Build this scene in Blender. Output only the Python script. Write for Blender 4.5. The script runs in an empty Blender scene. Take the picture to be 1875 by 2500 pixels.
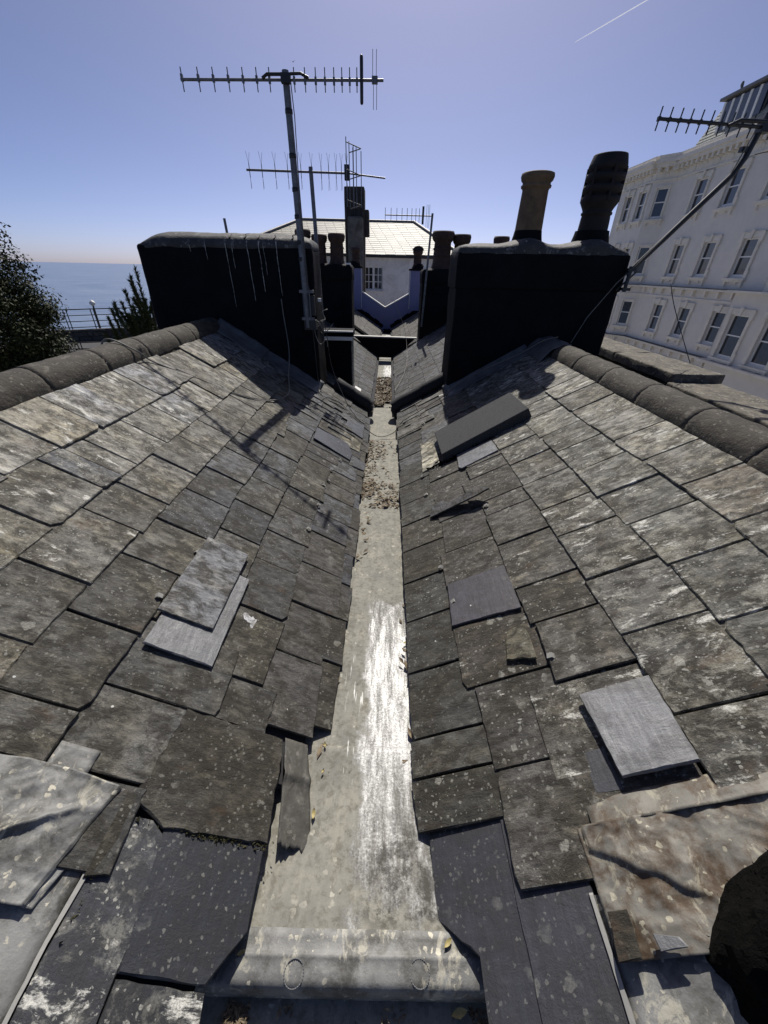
import bpy, bmesh, math, random
from mathutils import Vector, Matrix, noise as mnoise

scene = bpy.context.scene
col = scene.collection
R = math.radians
random.seed(11)

# ------------------------------------------------------------------ camera
PITCH, ROLL, CAMH = 32.2, 1.3, 1.57
fw = Vector((0, math.cos(R(PITCH)), -math.sin(R(PITCH))))
rt0 = Vector((1, 0, 0)); up0 = rt0.cross(fw)
rt = rt0*math.cos(R(ROLL)) + up0*math.sin(R(ROLL))
up = -rt0*math.sin(R(ROLL)) + up0*math.cos(R(ROLL))
cam = bpy.data.objects.new('camera', bpy.data.cameras.new('camera'))
col.objects.link(cam)
m = Matrix((rt, up, -fw)).transposed().to_4x4(); m.translation = (0, 0, CAMH)
cam.matrix_world = m
cam.data.sensor_fit = 'VERTICAL'; cam.data.sensor_height = 24.0; cam.data.lens = 24*940/2500
cam.data.clip_start = 0.02; cam.data.clip_end = 90000
scene.camera = cam

# ------------------------------------------------------------------ sky, sun, exposure
SUN_EL, SUN_AZ = 50.0, 3.2
world = bpy.data.worlds.new('World'); scene.world = world; world.use_nodes = True
wt = world.node_tree; wt.nodes.clear()
wo = wt.nodes.new('ShaderNodeOutputWorld'); wb = wt.nodes.new('ShaderNodeBackground')
sky = wt.nodes.new('ShaderNodeTexSky'); sky.sky_type = 'NISHITA'; sky.sun_disc = False
sky.sun_elevation = R(SUN_EL); sky.sun_rotation = R(SUN_AZ)
sky.altitude = 0; sky.air_density = 0.4; sky.dust_density = 1.0; sky.ozone_density = 6.0
tint = wt.nodes.new('ShaderNodeMix'); tint.data_type = 'RGBA'; tint.blend_type = 'MULTIPLY'
tint.inputs[0].default_value = 1.0; tint.inputs[7].default_value = (1.13, 1.0, 1.0, 1)
wt.links.new(sky.outputs[0], tint.inputs[6]); wt.links.new(tint.outputs[2], wb.inputs[0])
wb.inputs[1].default_value = 0.1125
wt.links.new(wb.outputs[0], wo.inputs[0])
sl = bpy.data.lights.new('sun', 'SUN'); sl.energy = 5.0; sl.angle = R(0.5); sl.color = (1.0, 0.955, 0.88)
sun = bpy.data.objects.new('sun', sl); col.objects.link(sun)
sd = Vector((math.sin(R(SUN_AZ))*math.cos(R(SUN_EL)), math.cos(R(SUN_AZ))*math.cos(R(SUN_EL)), math.sin(R(SUN_EL))))
sun.rotation_euler = sd.to_track_quat('Z', 'Y').to_euler(); sun.location = (0, 0, 30)
vs = scene.view_settings; vs.view_transform = 'Standard'; vs.look = 'None'; vs.gamma = 1; vs.exposure = 0.0
vs.use_curve_mapping = False

# ------------------------------------------------------------------ helpers
def tag(o, label=None, cat=None, group=None, kind=None):
    if label: o['label'] = label
    if cat: o['category'] = cat
    if group: o['group'] = group
    if kind: o['kind'] = kind
    return o

def thing(name, label, cat, loc=(0, 0, 0), group=None):
    o = bpy.data.objects.new(name, None); col.objects.link(o); o.location = loc
    o.empty_display_size = 0.1
    return tag(o, label, cat, group)

def wloc(o):
    v = Vector((0, 0, 0))
    while o is not None:
        v = v + o.location; o = o.parent
    return v

class MB:
    """collects geometry in world coordinates, builds ONE mesh object"""
    def __init__(s): s.v = []; s.f = []; s.sm = []
    def add(s, vs_, fs, smooth=False):
        b = len(s.v); s.v += [Vector(p) for p in vs_]
        s.f += [[b+i for i in f] for f in fs]; s.sm += [smooth]*len(fs)
        return s
    def box(s, x0, x1, y0, y1, z0, z1):
        vs_ = [(x0,y0,z0),(x1,y0,z0),(x1,y1,z0),(x0,y1,z0),(x0,y0,z1),(x1,y0,z1),(x1,y1,z1),(x0,y1,z1)]
        return s.add(vs_, [(0,3,2,1),(4,5,6,7),(0,1,5,4),(1,2,6,5),(2,3,7,6),(3,0,4,7)])
    def obox(s, o, ax, ay, az, x0, x1, y0, y1, z0, z1):
        o, ax, ay, az = Vector(o), Vector(ax), Vector(ay), Vector(az)
        P = lambda x, y, z: o+ax*x+ay*y+az*z
        vs_ = [P(x0,y0,z0),P(x1,y0,z0),P(x1,y1,z0),P(x0,y1,z0),P(x0,y0,z1),P(x1,y0,z1),P(x1,y1,z1),P(x0,y1,z1)]
        fs = [(0,3,2,1),(4,5,6,7),(0,1,5,4),(1,2,6,5),(2,3,7,6),(3,0,4,7)]
        if ax.cross(ay).dot(az) < 0: fs = [tuple(reversed(f)) for f in fs]
        return s.add(vs_, fs)
    def tube(s, pts, r, n=8, caps=True):
        pts = [Vector(p) for p in pts]; L = len(pts)
        rs = r if isinstance(r, (list, tuple)) else [r]*L
        vs_, fs = [], []; prev = None
        for i, p in enumerate(pts):
            t = (pts[min(i+1, L-1)]-pts[max(i-1, 0)]).normalized()
            if prev is None:
                a = Vector((0, 0, 1)) if abs(t.z) < .9 else Vector((1, 0, 0))
                u = t.cross(a).normalized()
            else:
                u = (prev-t*prev.dot(t)).normalized()
            prev = u; w = t.cross(u)
            for k in range(n):
                a = 2*math.pi*k/n
                vs_.append(p+(u*math.cos(a)+w*math.sin(a))*rs[i])
        for i in range(L-1):
            for k in range(n):
                k2 = (k+1) % n
                fs.append((i*n+k, i*n+k2, (i+1)*n+k2, (i+1)*n+k))
        s.add(vs_, fs, True)
        if caps:
            s.add([vs_[k] for k in range(n)][::-1], [tuple(range(n))]); s.add([vs_[(L-1)*n+k] for k in range(n)], [tuple(range(n))])
        return s
    def lathe(s, c, prof, n=24, lean=(0, 0), wob=0):
        vs_, fs = [], []
        for r, z in prof:
            for k in range(n):
                a = 2*math.pi*k/n
                rr = r*(1+wob*mnoise.noise(Vector((math.cos(a)*2, math.sin(a)*2, z*4+c[0]))))
                vs_.append((c[0]+rr*math.cos(a)+lean[0]*z, c[1]+rr*math.sin(a)+lean[1]*z, c[2]+z))
        for i in range(len(prof)-1):
            for k in range(n):
                k2 = (k+1) % n
                fs.append((i*n+k, i*n+k2, (i+1)*n+k2, (i+1)*n+k))
        return s.add(vs_, fs, True)
    def poly(s, pts, d):
        """extruded polygon: pts loop (counter-clockwise seen from -d), thickness vector d"""
        n = len(pts); d = Vector(d); p = [Vector(q) for q in pts]
        vs_ = p+[q+d for q in p]
        fs = [tuple(range(n))[::-1], tuple(range(n, 2*n))]+[(i, (i+1) % n, n+(i+1) % n, n+i) for i in range(n)]
        return s.add(vs_, fs)
    def build(s, name, mat, parent=None, bevel=0, kind=None, auto=None):
        o0 = wloc(parent) if parent is not None else Vector((0, 0, 0))
        me = bpy.data.meshes.new(name)
        me.from_pydata([tuple(v-o0) for v in s.v], [], s.f)
        me.polygons.foreach_set('use_smooth', s.sm)
        bm = bmesh.new(); bm.from_mesh(me)
        if bevel:
            bmesh.ops.remove_doubles(bm, verts=bm.verts, dist=1e-5)
            es = [e for e in bm.edges if len(e.link_faces) == 2 and e.calc_face_angle(0) > .6]
            bmesh.ops.bevel(bm, geom=es, offset=bevel, segments=2, affect='EDGES', profile=.5, clamp_overlap=True)
        bmesh.ops.recalc_face_normals(bm, faces=bm.faces)
        bm.to_mesh(me); bm.free()
        if mat: me.materials.append(mat)
        o = bpy.data.objects.new(name, me); col.objects.link(o)
        if parent is not None: o.parent = parent
        if kind: o['kind'] = kind
        return o

def from_bm(name, bm, mat, parent=None, smooth=False):
    o0 = wloc(parent) if parent is not None else Vector((0, 0, 0))
    if o0.length: bmesh.ops.translate(bm, verts=bm.verts, vec=-o0)
    me = bpy.data.meshes.new(name); bm.to_mesh(me); bm.free()
    if smooth: me.polygons.foreach_set('use_smooth', [True]*len(me.polygons))
    me.materials.append(mat)
    o = bpy.data.objects.new(name, me); col.objects.link(o)
    if parent is not None: o.parent = parent
    return o

def rough_box(x0, x1, y0, y1, z0, z1, seg=.07, amp=.006, freq=5, bev=.03, topdome=0, fn=None, seed=0):
    """box with softened edges and a hand-rendered, uneven face"""
    bm = bmesh.new()
    bmesh.ops.create_cube(bm, size=1, matrix=Matrix.Translation(((x0+x1)/2, (y0+y1)/2, (z0+z1)/2)) @ Matrix.Diagonal((x1-x0, y1-y0, z1-z0, 1)))
    if bev: bmesh.ops.bevel(bm, geom=bm.edges[:], offset=bev, segments=3, affect='EDGES', profile=.5, clamp_overlap=True)
    for ax, (a, b) in enumerate(((x0, x1), (y0, y1), (z0, z1))):
        n = max(1, int((b-a)/seg))
        for i in range(1, n):
            p = Vector((0, 0, 0)); p[ax] = a+(b-a)*i/n; no = Vector((0, 0, 0)); no[ax] = 1
            bmesh.ops.bisect_plane(bm, geom=bm.verts[:]+bm.edges[:]+bm.faces[:], plane_co=p, plane_no=no)
    bm.normal_update()
    for v in bm.verts:
        q = v.co.copy()
        if topdome and q.z > z1-bev-1e-4:
            fx = min(1, max(0, (q.x-x0)/(x1-x0)))*2-1; fy = min(1, max(0, (q.y-y0)/(y1-y0)))*2-1
            q.z += topdome*max(0, (1-abs(fy)**2.2))*max(0, (1-abs(fx)**10))
        d = mnoise.noise(v.co*freq+Vector((seed, 0, 0)))*amp+mnoise.noise(v.co*freq*4+Vector((seed, 9, 0)))*amp*.4
        v.co = q+v.normal*d
        if fn: v.co = fn(v.co)
    return bm

# ------------------------------------------------------------------ materials
def mat_new(name):
    mt = bpy.data.materials.new(name); mt.use_nodes = True
    nt = mt.node_tree; b = nt.nodes['Principled BSDF']
    return mt, nt, b
def nd(nt, typ, ins=None, **props):
    n = nt.nodes.new(typ)
    for k, v in props.items(): setattr(n, k, v)
    for k, v in (ins or {}).items():
        if isinstance(v, bpy.types.NodeSocket): nt.links.new(v, n.inputs[k])
        else: n.inputs[k].default_value = v
    return n
def c4(c): return (c[0], c[1], c[2], 1)
def mixc(nt, fac, a, b, bt='MIX'):
    n = nt.nodes.new('ShaderNodeMix'); n.data_type = 'RGBA'; n.blend_type = bt
    for sock, v in ((n.inputs[0], fac), (n.inputs[6], a), (n.inputs[7], b)):
        if isinstance(v, bpy.types.NodeSocket): nt.links.new(v, sock)
        else: sock.default_value = v if isinstance(v, (int, float)) else c4(v)
    return n.outputs[2]
def ramp(nt, v, a, b, lo=0., hi=1.):
    n = nd(nt, 'ShaderNodeMapRange', {0: v, 1: a, 2: b, 3: lo, 4: hi}); n.clamp = True
    return n.outputs[0]
def mth(nt, op, a, b=0.):
    n = nt.nodes.new('ShaderNodeMath'); n.operation = op
    for i, v in ((0, a), (1, b)):
        if isinstance(v, bpy.types.NodeSocket): nt.links.new(v, n.inputs[i])
        else: n.inputs[i].default_value = v
    return n.outputs[0]
def nz(nt, vec, scale, detail=4, rough=.55, dist=0):
    n = nd(nt, 'ShaderNodeTexNoise', {'Vector': vec, 'Scale': scale, 'Detail': detail, 'Roughness': rough, 'Distortion': dist})
    return n.outputs[0]
def scl(nt, vec, s_):
    n = nd(nt, 'ShaderNodeVectorMath', {0: vec, 1: s_}, operation='MULTIPLY'); return n.outputs[0]
def coords(nt, rand=True):
    tc = nt.nodes.new('ShaderNodeTexCoord')
    if not rand: return tc.outputs['Object'], None
    oi = nt.nodes.new('ShaderNodeObjectInfo')
    r = mth(nt, 'MULTIPLY', oi.outputs['Random'], 61.0)
    cb = nd(nt, 'ShaderNodeCombineXYZ', {0: r, 1: r, 2: r})
    a = nd(nt, 'ShaderNodeVectorMath', {0: tc.outputs['Object'], 1: cb.outputs[0]}, operation='ADD')
    return a.outputs[0], oi
def bump(nt, b, h, dist=.003, st=1.0):
    n = nd(nt, 'ShaderNodeBump', {'Height': h, 'Distance': dist, 'Strength': st})
    nt.links.new(n.outputs[0], b.inputs['Normal']); return n

def lichen(nt, v, scale, lo, hi, amt=1.0):
    """irregular crusty spots: warped cells, each with its own size, many empty"""
    w = nd(nt, 'ShaderNodeTexNoise', {'Vector': v, 'Scale': scale*1.6, 'Detail': 3.0})
    wv = nd(nt, 'ShaderNodeVectorMath', {0: w.outputs['Color'], 1: (.9/scale,)*3}, operation='MULTIPLY').outputs[0]
    vv = nd(nt, 'ShaderNodeVectorMath', {0: v, 1: wv}, operation='ADD').outputs[0]
    vo = nd(nt, 'ShaderNodeTexVoronoi', {'Vector': vv, 'Scale': scale, 'Randomness': 1.0})
    cr = nd(nt, 'ShaderNodeSeparateColor', {0: vo.outputs['Color']}).outputs[0]
    thr = mth(nt, 'MULTIPLY', mth(nt, 'POWER', cr, 2.6), .5)
    s = ramp(nt, mth(nt, 'SUBTRACT', thr, vo.outputs['Distance']), 0.0, .05)
    m_ = ramp(nt, nz(nt, v, scale*.2, 5, .65), lo, hi)
    return mth(nt, 'MULTIPLY', mth(nt, 'MULTIPLY', s, m_), amt)
def mk_slate(name, rough=.7, fresh=0.0, stretch=(46, 15, 46), spec=.26):
    mt, nt, b = mat_new(name)
    v, oi = coords(nt)
    al = oi.outputs['Alpha']; oc = oi.outputs['Color']
    gr = nz(nt, scl(nt, v, stretch), 1.0, 6, .65)
    alg = nz(nt, scl(nt, v, (20, 12, 20)), 1.0, 10, .74, .3)
    big = nz(nt, scl(nt, v, (6, 4, 6)), 1.0, 4, .6)
    fine = nz(nt, v, 210.0, 4, .7)
    gl, gh = (.45, 1.62) if not fresh else (.72, 1.3)
    g_ = mth(nt, 'ADD', mth(nt, 'MULTIPLY', gr, .7), mth(nt, 'MULTIPLY', fine, .3))
    c1 = mixc(nt, 1.0, oc, nd(nt, 'ShaderNodeCombineColor', {0: ramp(nt, g_, .34, .66, gl, gh), 1: ramp(nt, g_, .34, .66, gl, gh), 2: ramp(nt, g_, .34, .66, gl*1.02, gh*.97)}).outputs[0], 'MULTIPLY')
    warm = mixc(nt, ramp(nt, big, .45, .65, 0, .7*(1-fresh)), c1, mixc(nt, 1.0, c1, (1.13, 1.04, .82), 'MULTIPLY'))
    # weathered-off pale film and dark algae, both with ragged edges
    pale = nz(nt, scl(nt, v, (15, 5, 15)), 1.0, 9, .72, .5)
    c2 = mixc(nt, mth(nt, 'MULTIPLY', ramp(nt, pale, .53, .6), mth(nt, 'ADD', .15*(1-fresh), mth(nt, 'MULTIPLY', al, .55))), warm, mixc(nt, 1.0, warm, (1.9, 1.88, 1.8), 'MULTIPLY'))
    da = mth(nt, 'MULTIPLY', ramp(nt, mth(nt, 'ADD', mth(nt, 'MULTIPLY', alg, .75), mth(nt, 'MULTIPLY', big, .25)), .458, .552), .84*(1-.7*fresh))
    c3 = mixc(nt, da, c2, (.03, .0272, .0215))
    l1 = mth(nt, 'MULTIPLY', lichen(nt, v, 95.0, .36, .54), al)
    l2 = mth(nt, 'MULTIPLY', lichen(nt, v, 24.0, .5, .6), al)
    l3 = lichen(nt, v, 60.0, .6, .68, .5)
    c4_ = mixc(nt, mth(nt, 'MULTIPLY', mth(nt, 'MAXIMUM', l1, mth(nt, 'MAXIMUM', l2, l3)), ramp(nt, fine, .3, .6, .4, .95)), c3, (.36, .355, .31))
    pn = nz(nt, scl(nt, v, (18, 6.5, 18)), 1.0, 10, .76, .3)
    thr = mth(nt, 'SUBTRACT', .755, mth(nt, 'MULTIPLY', al, .19))
    pf = ramp(nt, mth(nt, 'SUBTRACT', pn, thr), 0.0, .06)
    c5 = mixc(nt, mth(nt, 'MULTIPLY', pf, mth(nt, 'MULTIPLY', mth(nt, 'MINIMUM', mth(nt, 'MULTIPLY', al, 1.5), 1.0), ramp(nt, fine, .35, .55, .4, 1.0))), c4_, (.7, .69, .62))
    crn = nz(nt, scl(nt, v, (15, 10, 15)), 1.0, 11, .78, .4)
    cm_ = mth(nt, 'MINIMUM', mth(nt, 'MULTIPLY', mth(nt, 'MAXIMUM', mth(nt, 'SUBTRACT', al, .85), 0.0), 2.2), 1.0)
    cf = mth(nt, 'MULTIPLY', mth(nt, 'MULTIPLY', ramp(nt, mth(nt, 'ADD', mth(nt, 'MULTIPLY', crn, .8), mth(nt, 'MULTIPLY', big, .2)), .51, .57), ramp(nt, fine, .36, .52, .35, 1.0)), cm_)
    c5 = mixc(nt, mth(nt, 'MULTIPLY', cf, .95), c5, (.58, .565, .48))
    rs = mth(nt, 'MULTIPLY', ramp(nt, nz(nt, scl(nt, v, (9, 5, 9)), 1.0, 6, .7), .6, .7), .45*(1-fresh))
    c5 = mixc(nt, rs, c5, (.085, .052, .03))
    vo3 = nd(nt, 'ShaderNodeTexVoronoi', {'Vector': v, 'Scale': 8.0, 'Randomness': 1.0})
    lime = mth(nt, 'MULTIPLY', ramp(nt, mth(nt, 'ADD', vo3.outputs['Distance'], mth(nt, 'MULTIPLY', mth(nt, 'SUBTRACT', fine, .5), .05)), .034, .026), ramp(nt, nd(nt, 'ShaderNodeSeparateColor', {0: vo3.outputs['Color']}).outputs[1], .5, .52))
    c6 = mixc(nt, mth(nt, 'MULTIPLY', lime, .85), c5, (.66, .66, .62))
    nt.links.new(c6, b.inputs['Base Color'])
    b.inputs['Specular IOR Level'].default_value = spec
    nt.links.new(ramp(nt, gr, .3, .7, rough+.1, rough-.08), b.inputs['Roughness'])
    h = mth(nt, 'ADD', mth(nt, 'MULTIPLY', gr, .55), mth(nt, 'ADD', mth(nt, 'MULTIPLY', alg, 1.3), mth(nt, 'ADD', mth(nt, 'MULTIPLY', fine, .22), mth(nt, 'MULTIPLY', l1, .12))))
    bump(nt, b, h, .009 if not fresh else (.0035 if fresh < .85 else .0022), .9)
    return mt
M_slate = mk_slate('weathered_slate')
M_slate_new = mk_slate('riven_slate', .42, .8, (12, 60, 60), .45)
M_slate_blue = mk_slate('blue_black_slate', .48, .86, (7, 50, 50), .38)

def mk_simple(name, colr, rough=.6, metal=0., var=.25, sc=6, bumpd=.002, dark=(0, 0, 0), darkf=.0, dsc=3, spec=.5, lich=0.0, lc=(.4, .39, .34), lsc=40):
    mt, nt, b = mat_new(name)
    v, oi = coords(nt)
    n1 = nz(nt, v, sc, 5, .6)
    lo, hi = 1-var, 1+var
    cm = nd(nt, 'ShaderNodeCombineColor', {0: ramp(nt, n1, .3, .7, lo, hi), 1: ramp(nt, n1, .3, .7, lo, hi), 2: ramp(nt, n1, .3, .7, lo, hi)}).outputs[0]
    c = mixc(nt, 1.0, colr, cm, 'MULTIPLY')
    if darkf: c = mixc(nt, ramp(nt, nz(nt, v, dsc, 10, .74, .3), .46, .6, 0, darkf), c, dark)
    if lich:
        c = mixc(nt, lichen(nt, v, lsc, .44, .6, lich), c, lc)
        pn = nz(nt, scl(nt, v, (lsc*.3, lsc*.16, lsc*.3)), 1.0, 9, .72, .6)
        c = mixc(nt, ramp(nt, pn, .56, .62, 0, lich*.55), c, lc)
    nt.links.new(c, b.inputs['Base Color'])
    b.inputs['Roughness'].default_value = rough; b.inputs['Metallic'].default_value = metal
    b.inputs['Specular IOR Level'].default_value = spec
    if bumpd: bump(nt, b, mth(nt, 'ADD', nz(nt, v, sc*5, 5, .65), mth(nt, 'MULTIPLY', n1, .6)), bumpd)
    return mt
M_deck = mk_simple('roofing_felt', (.03, .03, .032), .9)
M_ridge = mk_simple('ridge_tile_clay', (.044, .037, .027), .85, var=.45, sc=12, bumpd=.006, dark=(.03, .026, .02), darkf=.7, dsc=9, lich=.8, lc=(.2, .185, .15), lsc=64)
M_mortar = mk_simple('bedding_mortar', (.09, .082, .07), .95, var=.5, sc=30, bumpd=.012, dark=(.02, .018, .014), darkf=.8, dsc=14)
M_tar = mk_simple('black_bitumen_paint', (.007, .007, .008), .75, var=.4, sc=5, bumpd=.006, spec=.12)
M_felt = mk_simple('black_felt_roll', (.012, .012, .014), .7, var=.3, sc=9, bumpd=.003, spec=.4)
M_stone = mk_simple('coping_stone', (.13, .117, .092), .9, var=.4, sc=10, bumpd=.008, dark=(.05, .045, .035), darkf=.7, dsc=8, lich=.9, lc=(.32, .3, .25), lsc=40)
M_lead = mk_simple('old_lead_sheet', (.2, .2, .19), .6, metal=.1, var=.35, sc=8, bumpd=.002, dark=(.06, .057, .046), darkf=.85, dsc=9, lich=1.0, lc=(.5, .47, .37), lsc=60)
M_lead_rust = mk_simple('rust_stained_lead', (.17, .16, .135), .62, metal=.1, var=.3, sc=9, bumpd=.0015, dark=(.075, .045, .022), darkf=.95, dsc=10, lich=.9, lc=(.42, .39, .29), lsc=60)
M_lead_dull = mk_simple('dull_lead', (.13, .132, .135), .55, metal=.2, var=.3, sc=10, bumpd=.003)
M_terra = mk_simple('terracotta', (.062, .033, .022), .8, var=.3, sc=14, bumpd=.003, dark=(.03, .018, .014), darkf=.7, dsc=6)
M_buff = mk_simple('buff_fireclay', (.16, .105, .055), .75, var=.25, sc=12, bumpd=.002, dark=(.07, .045, .025), darkf=.6, dsc=5)
M_darkpot = mk_simple('sooty_terracotta', (.013, .009, .008), .75, var=.35, sc=12, bumpd=.003)
M_alu = mk_simple('weathered_aluminium', (.16, .16, .165), .5, metal=.7, var=.3, sc=20, bumpd=.001)
M_blackplastic = mk_simple('black_plastic', (.014, .014, .015), .45, var=.2, bumpd=0)
M_cable = mk_simple('grey_cable', (.045, .043, .04), .5, var=.3, bumpd=0)
M_cablelight = mk_simple('weathered_cable', (.16, .15, .13), .5, var=.3, bumpd=0)
M_white = mk_simple('white_paint', (.78, .77, .73), .55, var=.06, bumpd=.001)
M_purple = mk_simple('lilac_masonry_paint', (.215, .215, .37), .8, var=.05, sc=4, bumpd=.002)
M_hotel = mk_simple('white_stucco', (.68, .64, .58), .8, var=.05, sc=1.5, bumpd=.004, dark=(.5, .5, .46), darkf=.2, dsc=.6)
M_hoteltrim = mk_simple('white_stucco_mouldings', (.74, .69, .6), .8, var=.05, sc=3, bumpd=.003, dark=(.42, .41, .33), darkf=.3, dsc=1.2)
M_hstring = mk_simple('weathered_ledge', (.09, .09, .09), .9, var=.2, bumpd=.002)
M_house = mk_simple('white_render', (.8, .78, .74), .85, var=.06, sc=2, bumpd=.004, dark=(.42, .41, .38), darkf=.5, dsc=1.5)
M_render = mk_simple('grey_render', (.16, .145, .12), .9, var=.3, sc=5, bumpd=.006, dark=(.05, .045, .04), darkf=.7, dsc=3)
M_brick = mk_simple('sooty_brick', (.05, .043, .036), .9, var=.35, sc=9, bumpd=.006)
M_foam = mk_simple('grey_mineral_felt', (.05, .05, .052), .95, var=.85, sc=190, bumpd=.003)
M_ironpaint = mk_simple('dark_iron', (.02, .022, .024), .5, var=.2, bumpd=0)
M_wood = mk_simple('bark', (.06, .05, .04), .9, var=.4, sc=12, bumpd=.01)
M_mossblack = mk_simple('black_moss', (.004, .004, .0035), .95, var=.5, sc=30, bumpd=.01, spec=.1)
M_moss = mk_simple('dry_moss', (.07, .065, .025), .95, var=.5, sc=60, bumpd=.01)
M_leaflitter = mk_simple('dead_leaf', (.2, .155, .095), .75, var=.4, sc=50, bumpd=.001, dark=(.07, .045, .025), darkf=.85, dsc=30)
M_leafgreen = mk_simple('yellow_leaf', (.4, .33, .13), .6, var=.3, sc=40, bumpd=.001)
M_asphalt = mk_simple('asphalt', (.05, .05, .052), .9, var=.2, sc=3, bumpd=.003)
M_ground = mk_simple('pale_bounce_ground', (.24, .225, .2), .95, var=.4, sc=1.2, bumpd=.02)  # unseen ground, made pale to bounce sunlight onto the shaded facades
M_greenroof = mk_simple('dark_green_roof', (.03, .042, .034), .8, var=.25, sc=2, bumpd=.003)
M_rubble = mk_simple('rubble_stone', (.09, .085, .075), .9, var=.4, sc=3, bumpd=.02, dark=(.03, .03, .028), darkf=.6, dsc=2)
M_mansard = mk_simple('grey_green_slate', (.2, .215, .19), .55, var=.25, sc=5, bumpd=.003)
M_houseslate = mk_simple('pale_roof_slate', (.21, .203, .158), .55, var=.3, sc=6, bumpd=.002, spec=.3)
M_neighslate = mk_simple('cut_slate', (.1, .104, .112), .55, var=.3, sc=20, bumpd=.002)
M_glassrail = mk_simple('glass_rail', (.6, .68, .7), .1, var=.05, bumpd=0); M_glassrail.node_tree.nodes['Principled BSDF'].inputs['Alpha'].default_value = .25
M_interior = mk_simple('dark_room', (.02, .021, .024), .9, var=.2, bumpd=0)
M_blind = mk_simple('window_blind', (.12, .12, .115), .8, var=.1, bumpd=0)

def mk_glass():
    mt, nt, b = mat_new('window_glass')
    b.inputs['Base Color'].default_value = (.022, .025, .032, 1); b.inputs['Roughness'].default_value = .06
    b.inputs['Specular IOR Level'].default_value = .9
    v, _ = coords(nt); bump(nt, b, nz(nt, v, 1.3, 2, .5), .03, .35)
    return mt
M_glass = mk_glass()

def mk_leaf(name, a, b_):
    mt, nt, b = mat_new(name)
    v, _ = coords(nt, False)
    n = nz(nt, v, 1.7, 4, .6); n2 = nz(nt, v, 30, 2, .5)
    c = mixc(nt, ramp(nt, n, .35, .65), a, b_)
    c = mixc(nt, ramp(nt, n2, .35, .7, 0, .4), c, (.07, .075, .03))
    nt.links.new(c, b.inputs['Base Color']); b.inputs['Roughness'].default_value = .6
    b.inputs['Specular IOR Level'].default_value = .12
    return mt
M_leaf = mk_leaf('evergreen_leaf', (.018, .026, .01), (.034, .042, .016))
M_needle = mk_leaf('conifer_needle', (.03, .042, .018), (.05, .06, .028))

def mk_sea():
    mt, nt, b = mat_new('sea_water')
    v, _ = coords(nt, False)
    n = nz(nt, scl(nt, v, (1, 1, 1)), .06, 8, .62)
    n2 = nz(nt, v, .012, 4, .6)
    n3 = nz(nt, scl(nt, v, (.02, .09, 1)), 1.0, 6, .7)
    c = mixc(nt, ramp(nt, mth(nt, 'ADD', mth(nt, 'MULTIPLY', n2, .4), mth(nt, 'MULTIPLY', n3, .6)), .4, .6), (.085, .13, .195), (.18, .225, .29))
    nt.links.new(c, b.inputs['Base Color']); b.inputs['Roughness'].default_value = .28
    b.inputs['Specular IOR Level'].default_value = .5
    bump(nt, b, n, 1.4, 1.0)
    return mt
M_sea = mk_sea()

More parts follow.
